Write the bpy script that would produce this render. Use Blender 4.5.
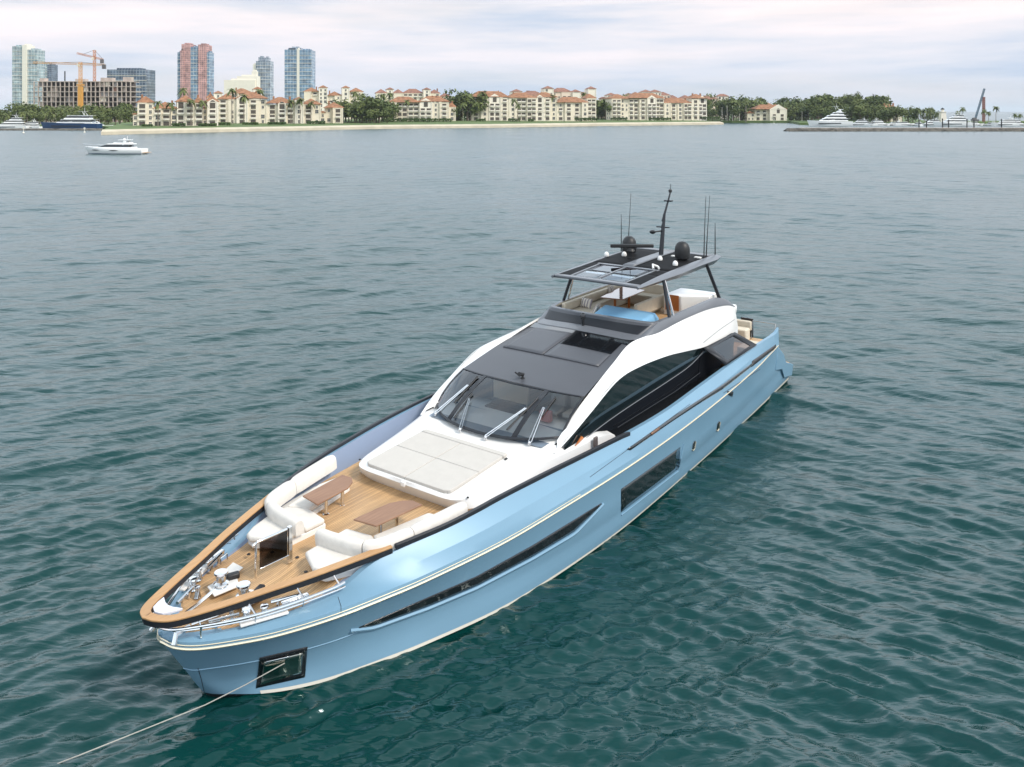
import bpy, bmesh, math, random
import numpy as np
from mathutils import Vector, Matrix
from mathutils.bvhtree import BVHTree

for _o in list(bpy.data.objects): bpy.data.objects.remove(_o, do_unlink=True)
SC = bpy.context.scene
COL = SC.collection
R = math.radians

# ------------------------------------------------------------------ camera
FPX, CAM_H, HZ = 848.02, 11.244, 111.3            # level camera with a dropped (shifted) lens: uprights stay upright
cam = bpy.data.objects.new('camera', bpy.data.cameras.new('camera')); COL.objects.link(cam)
cam.data.sensor_width = 36.0; cam.data.lens = FPX / 1024 * 36.0
cam.data.shift_y = -(383.5 - HZ) / 1024
cam.data.clip_start = 0.5; cam.data.clip_end = 60000
cam.location = (0, 0, CAM_H); cam.rotation_euler = (math.pi / 2, 0, 0)
SC.camera = cam

# ------------------------------------------------------------------ light
SUN_DIR = Vector((0.80, -0.46, 0.95)).normalized()      # towards the sun: behind the camera's right shoulder
sun = bpy.data.objects.new('sun', bpy.data.lights.new('sun', 'SUN')); COL.objects.link(sun)
sun.data.energy = 2.5; sun.data.angle = R(14); sun.data.color = (1.0, 0.92, 0.82)
sun.rotation_euler = SUN_DIR.to_track_quat('Z', 'Y').to_euler()

W = bpy.data.worlds.new('World'); SC.world = W; W.use_nodes = True
nt = W.node_tree; nt.nodes.clear()
def N(t, **k):
    n = nt.nodes.new(t)
    for a, b in k.items(): setattr(n, a, b)
    return n
def LK(a, b): nt.links.new(a, b)
out = N('ShaderNodeOutputWorld')
sky = N('ShaderNodeTexSky', sky_type='NISHITA', sun_disc=False)
sky.sun_elevation = math.asin(SUN_DIR.z); sky.sun_rotation = math.atan2(SUN_DIR.x, SUN_DIR.y)
sky.altitude = 10; sky.air_density = 1.0; sky.dust_density = 1.2
bg1 = N('ShaderNodeBackground'); bg1.inputs[1].default_value = 0.085; LK(sky.outputs[0], bg1.inputs[0])
tc = N('ShaderNodeTexCoord')
sep = N('ShaderNodeSeparateXYZ'); LK(tc.outputs['Generated'], sep.inputs[0])
mp = N('ShaderNodeMapping'); mp.inputs['Scale'].default_value = (2.6, 2.6, 26.0); LK(tc.outputs['Generated'], mp.inputs[0])
n1 = N('ShaderNodeTexNoise'); n1.inputs['Scale'].default_value = 1.0; n1.inputs['Detail'].default_value = 6.0
n1.inputs['Roughness'].default_value = 0.55; LK(mp.outputs[0], n1.inputs['Vector'])
# cloud colour: soft white and pinkish, with blue-grey streaks
rc = N('ShaderNodeValToRGB')
e = rc.color_ramp.elements
e[0].position = 0.30; e[0].color = (0.55, 0.64, 0.78, 1)
e[1].position = 0.62; e[1].color = (0.99, 0.905, 0.915, 1)
x = e.new(0.45); x.color = (0.80, 0.80, 0.855, 1)
LK(n1.outputs['Fac'], rc.inputs[0])
hz = N('ShaderNodeMapRange'); hz.inputs[1].default_value = 0.0; hz.inputs[2].default_value = 0.11; LK(sep.outputs['Z'], hz.inputs[0])
hm = N('ShaderNodeMix', data_type='RGBA', blend_type='MULTIPLY'); hm.inputs[0].default_value = 1.0
hc = N('ShaderNodeMix', data_type='RGBA'); LK(hz.outputs[0], hc.inputs[0]); hc.inputs[6].default_value = (0.78, 0.87, 0.97, 1); hc.inputs[7].default_value = (1.03, 1.0, .985, 1)
hz2 = N('ShaderNodeMapRange'); hz2.inputs[1].default_value = 0.13; hz2.inputs[2].default_value = 0.25; LK(sep.outputs['Z'], hz2.inputs[0])
hd = N('ShaderNodeMix', data_type='RGBA'); LK(hz2.outputs[0], hd.inputs[0]); LK(hc.outputs[2], hd.inputs[6]); hd.inputs[7].default_value = (0.80, 0.94, 1.0, 1)
LK(rc.outputs[0], hm.inputs[6]); LK(hd.outputs[2], hm.inputs[7])
bg2 = N('ShaderNodeBackground'); LK(hm.outputs[2], bg2.inputs[0])
ov = N('ShaderNodeValToRGB'); LK(sep.outputs['Z'], ov.inputs[0])             # bright bank of cloud above the frame, thinner and darker overhead
oe = ov.color_ramp.elements; oe[0].position = 0.0; oe[0].color = (.36,) * 3 + (1,); oe[1].position = 1.0; oe[1].color = (.34,) * 3 + (1,)
for p_, v_ in ((.125, .37), (.20, .70), (.42, .78), (.62, .62), (.85, .47)): k_ = oe.new(p_); k_.color = (v_,) * 3 + (1,)
om = N('ShaderNodeMath', operation='MULTIPLY'); LK(ov.outputs[0], om.inputs[0]); om.inputs[1].default_value = 2.5
LK(om.outputs[0], bg2.inputs[1])
# cloud cover: thin veil low down, closed deck higher up with soft holes
mr = N('ShaderNodeMapRange'); mr.inputs[1].default_value = 0.0; mr.inputs[2].default_value = 0.085
mr.inputs[3].default_value = 0.95; mr.inputs[4].default_value = 0.98; LK(sep.outputs['Z'], mr.inputs[0])
mp2 = N('ShaderNodeMapping'); mp2.inputs['Scale'].default_value = (1.6, 1.6, 11.0); mp2.inputs['Location'].default_value = (3.1, 1.7, 0.4)
LK(tc.outputs['Generated'], mp2.inputs[0])
n2 = N('ShaderNodeTexNoise'); n2.inputs['Scale'].default_value = 1.3; n2.inputs['Detail'].default_value = 5.0; LK(mp2.outputs[0], n2.inputs['Vector'])
mr2 = N('ShaderNodeMapRange'); mr2.inputs[1].default_value = 0.33; mr2.inputs[2].default_value = 0.52
mr2.inputs[3].default_value = 0.72; mr2.inputs[4].default_value = 1.0; LK(n2.outputs['Fac'], mr2.inputs[0])
mul = N('ShaderNodeMath', operation='MULTIPLY'); LK(mr.outputs[0], mul.inputs[0]); LK(mr2.outputs[0], mul.inputs[1])
mx = N('ShaderNodeMixShader'); LK(mul.outputs[0], mx.inputs[0]); LK(bg1.outputs[0], mx.inputs[1]); LK(bg2.outputs[0], mx.inputs[2])
LK(mx.outputs[0], out.inputs[0])

vs = SC.view_settings
vs.view_transform = 'Standard'; vs.look = 'None'; vs.gamma = 1; vs.use_curve_mapping = False; vs.exposure = 0.32

# ------------------------------------------------------------------ materials
MATS = {}
class NT:
    def __init__(s, name):
        s.m = bpy.data.materials.new(name); s.m.use_nodes = True; s.t = s.m.node_tree
        s.b = s.t.nodes['Principled BSDF']; s.o = s.t.nodes['Material Output']
    def n(s, t, **k):
        x = s.t.nodes.new(t)
        for a, b in k.items():
            if hasattr(x, a): setattr(x, a, b)
            else: x.inputs[a].default_value = b
        return x
    def l(s, a, b): s.t.links.new(a, b)
def mat(name, col, rough=0.5, metal=0.0, coat=0.0, spec=0.5, var=0.0, vscale=3.0, bump=0.0, bscale=30.0, coat_rough=0.05):
    if name in MATS: return MATS[name]
    q = NT(name); b = q.b
    b.inputs['Base Color'].default_value = (*col, 1); b.inputs['Roughness'].default_value = rough
    b.inputs['Metallic'].default_value = metal; b.inputs['Coat Weight'].default_value = coat
    b.inputs['Coat Roughness'].default_value = coat_rough; b.inputs['Specular IOR Level'].default_value = spec
    if var or bump: c = q.n('ShaderNodeTexCoord')
    if var:
        nz = q.n('ShaderNodeTexNoise'); nz.inputs['Scale'].default_value = vscale; nz.inputs['Detail'].default_value = 5
        q.l(c.outputs['Object'], nz.inputs['Vector'])
        h = q.n('ShaderNodeMapRange'); h.inputs[1].default_value = .3; h.inputs[2].default_value = .7
        h.inputs[3].default_value = 1 - var; h.inputs[4].default_value = 1 + var; q.l(nz.outputs['Fac'], h.inputs[0])
        m = q.n('ShaderNodeVectorMath', operation='SCALE'); m.inputs[0].default_value = col; q.l(h.outputs[0], m.inputs['Scale'])
        q.l(m.outputs[0], b.inputs['Base Color'])
    if bump:
        nb = q.n('ShaderNodeTexNoise'); nb.inputs['Scale'].default_value = bscale; nb.inputs['Detail'].default_value = 3
        q.l(c.outputs['Object'], nb.inputs['Vector'])
        bp = q.n('ShaderNodeBump'); bp.inputs['Strength'].default_value = bump; bp.inputs['Distance'].default_value = 0.02
        q.l(nb.outputs['Fac'], bp.inputs['Height']); q.l(bp.outputs[0], b.inputs['Normal'])
    MATS[name] = q.m; return q.m
def teak(name, light, dark, plank=0.055, caulk=True, axis='Y'):
    q = NT(name); b = q.b
    c = q.n('ShaderNodeTexCoord'); sp = q.n('ShaderNodeSeparateXYZ'); q.l(c.outputs['Object'], sp.inputs[0])
    mpp = q.n('ShaderNodeMapping'); mpp.inputs['Scale'].default_value = (1.2, 22, 22) if axis == 'Y' else (22, 1.2, 22)
    q.l(c.outputs['Object'], mpp.inputs[0])
    nz = q.n('ShaderNodeTexNoise'); nz.inputs['Scale'].default_value = 1.5; nz.inputs['Detail'].default_value = 6; q.l(mpp.outputs[0], nz.inputs['Vector'])
    nb = q.n('ShaderNodeTexNoise'); nb.inputs['Scale'].default_value = 0.9; nb.inputs['Detail'].default_value = 3; q.l(c.outputs['Object'], nb.inputs['Vector'])
    ad = q.n('ShaderNodeMath', operation='ADD'); q.l(nz.outputs['Fac'], ad.inputs[0]); q.l(nb.outputs['Fac'], ad.inputs[1])
    r = q.n('ShaderNodeMapRange'); r.inputs[1].default_value = .7; r.inputs[2].default_value = 1.3; q.l(ad.outputs[0], r.inputs[0])
    mxx = q.n('ShaderNodeMix', data_type='RGBA'); mxx.inputs[6].default_value = (*dark, 1); mxx.inputs[7].default_value = (*light, 1)
    q.l(r.outputs[0], mxx.inputs[0]); col = mxx.outputs[2]
    if caulk:
        d = q.n('ShaderNodeMath', operation='DIVIDE'); q.l(sp.outputs[axis], d.inputs[0]); d.inputs[1].default_value = plank
        fr = q.n('ShaderNodeMath', operation='FRACT'); q.l(d.outputs[0], fr.inputs[0])
        lt = q.n('ShaderNodeMath', operation='LESS_THAN'); q.l(fr.outputs[0], lt.inputs[0]); lt.inputs[1].default_value = 0.1
        fl = q.n('ShaderNodeMath', operation='FLOOR'); q.l(d.outputs[0], fl.inputs[0])
        wn = q.n('ShaderNodeTexWhiteNoise', noise_dimensions='1D'); q.l(fl.outputs[0], wn.inputs['W'])
        rr = q.n('ShaderNodeMapRange'); rr.inputs[3].default_value = .82; rr.inputs[4].default_value = 1.12; q.l(wn.outputs['Value'], rr.inputs[0])
        sc = q.n('ShaderNodeVectorMath', operation='SCALE'); q.l(col, sc.inputs[0]); q.l(rr.outputs[0], sc.inputs['Scale'])
        m2 = q.n('ShaderNodeMix', data_type='RGBA'); q.l(lt.outputs[0], m2.inputs[0]); q.l(sc.outputs[0], m2.inputs[6]); m2.inputs[7].default_value = (.09, .055, .03, 1)
        col = m2.outputs[2]
    q.l(col, b.inputs['Base Color']); b.inputs['Roughness'].default_value = 0.55
    MATS[name] = q.m; return q.m
def glass(name, tint=(.55, .62, .66), refl=1.5, rough=0.02):
    q = NT(name); q.t.nodes.remove(q.b)
    tr = q.n('ShaderNodeBsdfTransparent'); tr.inputs[0].default_value = (*tint, 1)
    gl = q.n('ShaderNodeBsdfGlossy'); gl.inputs['Roughness'].default_value = rough; gl.inputs[0].default_value = (.95, .97, 1, 1)
    fr = q.n('ShaderNodeFresnel'); fr.inputs[0].default_value = refl
    m = q.n('ShaderNodeMixShader'); q.l(fr.outputs[0], m.inputs[0]); q.l(tr.outputs[0], m.inputs[1]); q.l(gl.outputs[0], m.inputs[2])
    q.l(m.outputs[0], q.o.inputs[0]); MATS[name] = q.m; return q.m

M_blue = mat('blue_hull_paint', (.160, .292, .400), rough=.46, metal=.10, coat=.25, coat_rough=.34, var=.03, vscale=.6)
M_blue_in = mat('grey_blue_bulwark_lining', (.20, .25, .35), rough=.4, coat=.2)
M_boot = mat('cream_boot_stripe', (.62, .58, .50), rough=.4)
M_anti = mat('dark_antifouling', (.012, .016, .02), rough=.6)
M_gold = mat('champagne_rubbing_strip', (.78, .68, .50), rough=.25, metal=.6)
M_white = mat('white_gelcoat', (.75, .735, .71), rough=.22, coat=.4, var=.012, vscale=1.5)
M_off = mat('off_white_moulding', (.74, .72, .68), rough=.35, coat=.2)
M_roof = mat('slate_grey_roof_paint', (.064, .067, .077), rough=.48, coat=.05, var=.05, vscale=1.2)
M_grey = mat('grey_flybridge_paint', (.120, .127, .142), rough=.42, coat=.2, var=.03)
M_char = mat('charcoal_paint', (.018, .020, .025), rough=.45, coat=.0, spec=.35)
M_black = mat('black_gloss', (.008, .009, .011), rough=.08, coat=.5)
M_blackm = mat('black_matt', (.012, .012, .013), rough=.5)
M_side = mat('tinted_black_glass', (.006, .011, .012), rough=.03, spec=.8)
M_steel = mat('polished_steel', (.72, .72, .72), rough=.12, metal=1.0)
M_mirror = mat('polished_anchor_plate', (.42, .43, .38), rough=.06, metal=1.0, var=.25, vscale=2.5)
M_teak = teak('teak_deck', (.60, .38, .19), (.43, .26, .125))
M_teakcap = teak('teak_capping', (.50, .29, .13), (.37, .205, .09), caulk=False)
M_walnut = teak('varnished_table_wood', (.30, .165, .095), (.20, .10, .055), caulk=False)
M_cush = mat('white_upholstery', (.64, .605, .555), rough=.85, var=.05, vscale=6, bump=.25, bscale=14)
M_sun = mat('grey_canvas_sunpad', (.49, .46, .42), rough=.9, var=.03, vscale=4, bump=.25, bscale=10)
M_beige = mat('beige_upholstery', (.60, .53, .42), rough=.85, var=.06, vscale=5, bump=.2, bscale=12)
M_cover = mat('light_blue_cover', (.17, .36, .54), rough=.7, bump=.4, bscale=5)
M_ws = glass('windscreen_glass', (.88, .92, .94), 1.75)
M_clear = glass('clear_glass', (.80, .84, .84), 1.45)
M_smoke = glass('smoked_glass', (.30, .24, .23), 1.5)
M_rope = mat('white_rope', (.40, .38, .34), rough=.9, bump=.6, bscale=60)
M_dash = mat('blue_grey_dashboard', (.17, .21, .26), rough=.5)
M_panel = mat('light_wood_panel', (.55, .45, .33), rough=.5, var=.05)
M_orange = mat('orange_varnished_wood', (.42, .13, .03), rough=.35, var=.15)
M_bow = mat('pale_nose_plate', (.62, .63, .70), rough=.25, coat=.4)
M_black_mesh = mat('dark_solar_panel', (.008, .008, .009), rough=.7, spec=.12, var=.3, vscale=9)

# ------------------------------------------------------------------ mesh helpers
def catm(pts, n):
    """smooth curve through control points, uniform per control interval"""
    P = [Vector(p) for p in pts]; m = len(P) - 1; res = []
    for i in range(n):
        t = i / (n - 1) * m; k = min(int(t), m - 1); u = t - k
        a = P[k - 1] if k > 0 else P[k] * 2 - P[k + 1]
        b, c = P[k], P[k + 1]
        d = P[k + 2] if k + 2 <= m else P[k + 1] * 2 - P[k]
        res.append(.5 * ((2 * b) + (c - a) * u + (2 * a - 5 * b + 4 * c - d) * u * u + (3 * b - a - 3 * c + d) * u ** 3))
    return res
def lin(pts, n):
    P = [Vector(p) for p in pts]; d = [0]
    for a, b in zip(P[:-1], P[1:]): d.append(d[-1] + (b - a).length)
    res = []
    for i in range(n):
        s = d[-1] * i / (n - 1); k = 0
        while k < len(P) - 2 and s > d[k + 1]: k += 1
        L = d[k + 1] - d[k]; res.append(P[k].lerp(P[k + 1], (s - d[k]) / L if L else 0))
    return res
class MB:
    def __init__(s): s.v = []; s.f = []; s.mi = []; s.cur = 0
    def face(s, idx): s.f.append(tuple(idx)); s.mi.append(s.cur)
    def add(s, vs): k = len(s.v); s.v.extend([tuple(v) for v in vs]); return k
    def quad(s, a, b, c, d): k = s.add([a, b, c, d]); s.face((k, k + 1, k + 2, k + 3))
    def box(s, c, size, rz=0.0, tilt=0.0):
        hx, hy, hz = size[0] / 2, size[1] / 2, size[2] / 2
        m = Matrix.Rotation(rz, 3, 'Z') @ Matrix.Rotation(tilt, 3, 'Y'); c = Vector(c)
        k = s.add([c + m @ Vector((x * hx, y * hy, z * hz)) for x in (-1, 1) for y in (-1, 1) for z in (-1, 1)])
        for q in ((0, 1, 3, 2), (4, 6, 7, 5), (0, 4, 5, 1), (2, 3, 7, 6), (0, 2, 6, 4), (1, 5, 7, 3)): s.face([k + i for i in q])
        return s
    def loft(s, rings, closed=False, cap=False):
        n = len(rings[0]); ks = [s.add(r) for r in rings]
        for a, b in zip(ks[:-1], ks[1:]):
            for i in range(n if closed else n - 1):
                j = (i + 1) % n; s.face((a + i, a + j, b + j, b + i))
        if cap:
            s.face([ks[0] + i for i in range(n)][::-1]); s.face([ks[-1] + i for i in range(n)])
        return s
    def tube(s, pts, r, n=8, cap=True):
        P = [Vector(p) for p in pts]; rings = []
        rr = r if isinstance(r, (list, tuple)) else [r] * len(P)
        for i, p in enumerate(P):
            t = (P[min(i + 1, len(P) - 1)] - P[max(i - 1, 0)]).normalized()
            up = Vector((0, 0, 1)) if abs(t.z) < .95 else Vector((1, 0, 0))
            a = t.cross(up).normalized(); b = a.cross(t)
            rings.append([p + (a * math.cos(q) + b * math.sin(q)) * rr[i] for q in [2 * math.pi * j / n for j in range(n)]])
        return s.loft(rings, True, cap)
    def lathe(s, prof, c=(0, 0, 0), n=20):
        c = Vector(c)
        return s.loft([[c + Vector((r * math.cos(2 * math.pi * j / n), r * math.sin(2 * math.pi * j / n), z)) for j in range(n)] for r, z in prof], True, True)
    def prism(s, poly, z0, z1):
        a = s.add([(x, y, z0 if not callable(z0) else z0(x, y)) for x, y in poly]); b = s.add([(x, y, z1 if not callable(z1) else z1(x, y)) for x, y in poly]); n = len(poly)
        s.face([a + i for i in range(n)][::-1]); s.face([b + i for i in range(n)])
        for i in range(n): j = (i + 1) % n; s.face((a + i, a + j, b + j, b + i))
        return s
    def build(s, name, m, parent=None, off=(0, 0, 0), smooth=True, ang=35, bevel=0.0, seg=2, solid=0.0, subd=0):
        off = Vector(off)
        me = bpy.data.meshes.new(name); me.from_pydata([tuple(Vector(v) - off) for v in s.v], [], s.f)
        ms = m if isinstance(m, (list, tuple)) else [m]
        for q in ms: me.materials.append(q)
        me.polygons.foreach_set('material_index', s.mi)
        bm = bmesh.new(); bm.from_mesh(me); bmesh.ops.remove_doubles(bm, verts=bm.verts, dist=1e-5)
        bmesh.ops.recalc_face_normals(bm, faces=bm.faces); bm.to_mesh(me); bm.free()
        if smooth:
            me.polygons.foreach_set('use_smooth', [True] * len(me.polygons)); me.set_sharp_from_angle(angle=R(ang))
        o = bpy.data.objects.new(name, me); COL.objects.link(o)
        if parent: o.parent = parent
        if solid:
            d = o.modifiers.new('solid', 'SOLIDIFY'); d.thickness = solid; d.offset = 0
        if bevel:
            d = o.modifiers.new('bevel', 'BEVEL'); d.width = bevel; d.segments = seg; d.limit_method = 'ANGLE'; d.angle_limit = R(40); d.harden_normals = False
        if subd:
            d = o.modifiers.new('sub', 'SUBSURF'); d.levels = subd; d.render_levels = subd
        return o
def upright(p):
    """shears and tapers yacht points from a pitched camera fit onto the level camera"""
    x, y, z = p; g = 1 / (1 - .0141 * z); return Vector(((x - .1968 * z) * g, y * g, .899 * z * g))
class YB(MB):
    """mesh builder for the yacht: skins are remapped point by point, uprights stay plumb"""
    def loft(s, rings, closed=False, cap=False): return MB.loft(s, [[upright(p) for p in r] for r in rings], closed, cap)
    def quad(s, *q): MB.quad(s, *[upright(p) for p in q])
    def box(s, c, size, rz=0.0, tilt=0.0): return MB.box(s, upright(c), size, rz, tilt)
    def tube(s, pts, r, n=8, cap=True):
        P = [Vector(p) for p in pts]; Q = [upright(p) for p in P]
        if max(p.x for p in P) - min(p.x for p in P) < 1e-4 and max(p.y for p in P) - min(p.y for p in P) < 1e-4:
            t = max(Q, key=lambda q: q.z); Q = [Vector((t.x, t.y, q.z)) for q in Q]
        m = MB(); m.tube(Q, r, n, cap); k = len(s.v); s.v += m.v; s.f += [tuple(i + k for i in f) for f in m.f]; s.mi += [s.cur] * len(m.f); return s
    def lathe(s, prof, c=(0, 0, 0), n=20):
        m = MB(); m.lathe(prof, upright(c), n); k = len(s.v); s.v += m.v; s.f += [tuple(i + k for i in f) for f in m.f]; s.mi += [s.cur] * len(m.f); return s
    def prism(s, poly, z0, z1):
        n = len(poly); B, T = [], []
        for x, y in poly:
            t = upright((x, y, z1(x, y) if callable(z1) else z1)); o = upright((x, y, z0(x, y) if callable(z0) else z0)); T.append(t); B.append((t.x, t.y, o.z))
        a = s.add(B); b = s.add(T); s.face([a + i for i in range(n)][::-1]); s.face([b + i for i in range(n)])
        for i in range(n): j = (i + 1) % n; s.face((a + i, a + j, b + j, b + i))
        return s
def tag(o, label=None, cat=None, group=None, kind=None):
    if label: o['label'] = label
    if cat: o['category'] = cat
    if group: o['group'] = group
    if kind: o['kind'] = kind
    return o
def empty(name, loc=(0, 0, 0), rz=0.0, label=None, cat=None, group=None):
    o = bpy.data.objects.new(name, None); COL.objects.link(o); o.location = loc; o.rotation_euler = (0, 0, rz); o.empty_display_size = .3
    return tag(o, label, cat, group)
def copy_tree(o, parent=None):
    c = o.copy(); COL.objects.link(c); c.parent = parent
    for ch in KIDS.get(o.name, []): copy_tree(ch, c)
    return c
KIDS = {}
def kids_of(o):
    KIDS[o.name] = [c for c in bpy.data.objects if c.parent == o]
    for c in KIDS[o.name]: kids_of(c)

# ------------------------------------------------------------------ water (one sheet to the horizon, real wave relief near, bump far)
def make_water():
    rng = np.random.default_rng(12)
    # polar grid round the drone's foot point, denser ahead
    rad = [4.0]
    while rad[-1] < 900: rad.append(rad[-1] * 1.0044 + 0.003)
    while rad[-1] < 40000: rad.append(rad[-1] * 1.09)
    rad = np.array(rad)
    a = np.concatenate([np.linspace(-50, 50, 820), np.linspace(50, 310, 70)[1:-1]])
    a = np.radians(90 - a)
    RR, AA = np.meshgrid(rad, a, indexing='ij')
    X = RR * np.cos(AA); Y = RR * np.sin(AA)
    cell = np.maximum(RR * 0.0044, RR * math.radians(100 / 820)); lost = np.zeros_like(X)
    Z = np.zeros_like(X); DX = np.zeros_like(X); DY = np.zeros_like(X)
    def smooth(x, a, b):
        t = np.clip((x - a) / (b - a), 0, 1); return t * t * (3 - 2 * t)
    side = smooth(X, -7, 11)                        # wind bends round the yacht: one wave train on each side of it
    gust = 0.94 + 0.14 * np.sin(X * .11 + 1.3 * np.sin(Y * .05)) * np.sin(Y * .07 + X * .02)
    NW = 240; comps = []
    for i in range(NW):
        L = 0.18 * (6.0 / 0.18) ** ((i + rng.random()) / NW)
        comps.append((L, 0.24 + math.exp(-((math.log(L / .38)) / .60) ** 2)))
    norm = 0.33 / math.sqrt(sum(.5 * c[1] ** 2 * .62 for c in comps))
    for i, (L, sl) in enumerate(comps):
        k = 2 * math.pi / L
        tr = i % 3
        th = math.radians((-90 + 36, -90 - 36, -90)[tr] + rng.normal(0, (13, 13, 26)[tr]))
        A = sl * norm / k
        w = (1.35 - 1.2 * side) if tr == 0 else ((0.15 + 1.2 * side) if tr == 1 else 0.5)
        fade = smooth(L / cell, 2.3, 4.2)
        ph = k * (X * math.cos(th) + Y * math.sin(th)) + rng.random() * 6.283
        ph = ph + .5 * np.sin(X * .21 / L ** .3 + i) + .5 * np.sin(Y * .17 / L ** .3 + 2 * i)
        aw = A * w * fade * gust
        lost += .5 * (A * k * w * gust) ** 2 * (1 - fade ** 2)
        Z += aw * np.sin(ph)
        DX += aw * .45 * math.cos(th) * np.cos(ph); DY += aw * .45 * math.sin(th) * np.cos(ph)
    X = X + DX; Y = Y + DY
    nr, na = X.shape
    V = np.stack([X, Y, Z], -1).reshape(-1, 3)
    idx = np.arange(nr * na).reshape(nr, na)
    nx = np.roll(idx, -1, 1)
    F = np.stack([idx[:-1], nx[:-1], nx[1:], idx[1:]], -1).reshape(-1, 4)
    c = len(V); V = np.vstack([V, [[0, 0, 0]]])
    me = bpy.data.meshes.new('water')
    me.vertices.add(len(V)); me.vertices.foreach_set('co', V.astype(np.float32).ravel())
    inner = np.stack([np.full(na, c), nx[0], idx[0]], -1)
    nl = F.size + inner.size
    me.loops.add(nl); me.loops.foreach_set('vertex_index', np.concatenate([F.ravel(), inner.ravel()]).astype(np.int32))
    me.polygons.add(len(F) + na)
    st = np.concatenate([np.arange(len(F)) * 4, F.size + np.arange(na) * 3]).astype(np.int32)
    me.polygons.foreach_set('loop_start', st)
    me.polygons.foreach_set('use_smooth', np.ones(len(F) + na, bool))
    me.update(calc_edges=True); me.validate()
    o = bpy.data.objects.new('water', me); COL.objects.link(o); tag(o, kind='structure')
    at = me.attributes.new('fine_slope', 'FLOAT', 'POINT')      # wavelets finer than the sheet's mesh roughen its gloss instead
    at.data.foreach_set('value', np.concatenate([np.sqrt(lost).ravel(), [0]]).astype(np.float32))
    q = NT('sea_water'); b = q.b
    c = q.n('ShaderNodeTexCoord')
    # body colour: teal, drifting between greener and bluer
    nz = q.n('ShaderNodeTexNoise'); nz.inputs['Scale'].default_value = .035; nz.inputs['Detail'].default_value = 3; q.l(c.outputs['Object'], nz.inputs['Vector'])
    r = q.n('ShaderNodeMapRange'); r.inputs[1].default_value = .35; r.inputs[2].default_value = .65; q.l(nz.outputs['Fac'], r.inputs[0])
    m = q.n('ShaderNodeMix', data_type='RGBA'); q.l(r.outputs[0], m.inputs[0])
    m.inputs[6].default_value = (.001, .031, .027, 1); m.inputs[7].default_value = (.002, .034, .034, 1)
    q.l(m.outputs[2], b.inputs['Base Color'])
    av = q.n('ShaderNodeAttribute', attribute_name='fine_slope')
    rg = q.n('ShaderNodeMapRange'); rg.inputs[1].default_value = 0; rg.inputs[2].default_value = .30; rg.inputs[3].default_value = .03; rg.inputs[4].default_value = .26; q.l(av.outputs['Fac'], rg.inputs[0]); q.l(rg.outputs[0], b.inputs['Roughness'])
    b.inputs['IOR'].default_value = 1.333; b.inputs['Specular IOR Level'].default_value = .80; b.inputs['Specular Tint'].default_value = (.74, .93, 1.0, 1)
    def band(sx, sy, rot, det):
        mp = q.n('ShaderNodeMapping'); mp.inputs['Scale'].default_value = (sx, sy, 1); mp.inputs['Rotation'].default_value = (0, 0, rot); q.l(c.outputs['Object'], mp.inputs[0])
        n = q.n('ShaderNodeTexNoise'); n.inputs['Scale'].default_value = 1; n.inputs['Detail'].default_value = det; n.inputs['Roughness'].default_value = .6; n.inputs['Distortion'].default_value = .6
        q.l(mp.outputs[0], n.inputs['Vector']); return n.outputs['Fac']
    b0 = q.n('ShaderNodeBump'); b0.inputs['Strength'].default_value = 1; b0.inputs['Distance'].default_value = .20; q.l(band(.30, .75, -.1, 1.0), b0.inputs['Height'])
    b1 = q.n('ShaderNodeBump'); b1.inputs['Strength'].default_value = 1; b1.inputs['Distance'].default_value = .06; q.l(band(1.0, 2.6, .15, 1.5), b1.inputs['Height'])
    b2 = q.n('ShaderNodeBump'); b2.inputs['Strength'].default_value = 1; b2.inputs['Distance'].default_value = .012; q.l(band(3.5, 10.0, -.2, 1), b2.inputs['Height'])
    q.l(b0.outputs[0], b1.inputs['Normal']); q.l(b1.outputs[0], b2.inputs['Normal']); q.l(b2.outputs[0], b.inputs['Normal'])
    me.materials.append(q.m)
make_water()

# ================================================================== THE BIG YACHT  (local frame: x towards the bow, y to port, z up from the waterline)
YLOC, YROT = Vector((8.4350, 35.7128, 0)), 4.0739107
yacht = empty('motor_yacht', YLOC, YROT, 'large light blue and white yacht at anchor with a dark roof and teak foredeck', 'yacht')
YM = Matrix.Translation(YLOC) @ Matrix.Rotation(YROT, 4, 'Z'); YI = YM.inverted()
def sight(u, v):
    """line of sight of a photograph pixel in the yacht's own frame: used to place its fittings on the hull"""
    d = Vector(((u - 512) / FPX, 1, -(v - HZ) / FPX)).normalized()
    return YI @ Vector((0, 0, CAM_H)), (YI.to_3x3() @ d)
def atz(u, v, z): o, d = sight(u, v); return o + d * ((z - o.z) / d.z)
def aty(u, v, y): o, d = sight(u, v); return o + d * ((y - o.y) / d.y)
def mir(L): return [Vector((p[0], -p[1], p[2])) for p in L]
NC = 96
gold = [(24.76,0,1.60),(24.66,.28,1.53),(24.4,.6,1.49),(23.9,1.02,1.49),(23.3,1.45,1.51),(22.4,1.95,1.58),(21.4,2.3,1.62),(20.4,2.58,1.65),(18.5,3.0,1.74),(16.5,3.27,1.86),(14,3.42,1.9),(11.5,3.45,1.92),(9,3.41,1.95),(6.5,3.34,2.02),(4,3.22,2.1),(2.4,3.08,2.16),(1.15,2.96,2.2)]
knuc = [(24.42,0,.80),(24.33,.2,.80),(24.1,.45,.82),(23.65,.85,.84),(23.1,1.25,.86),(22.3,1.72,.90),(21.4,2.06,.93),(20.4,2.38,.92),(18.5,2.9,.88),(16.5,3.22,.86),(14,3.38,.86),(11.5,3.4,.88),(9,3.35,.92),(6.5,3.26,.98),(4,3.13,1.05),(2.0,3.0,1.12),(-.15,2.86,1.2)]
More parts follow.
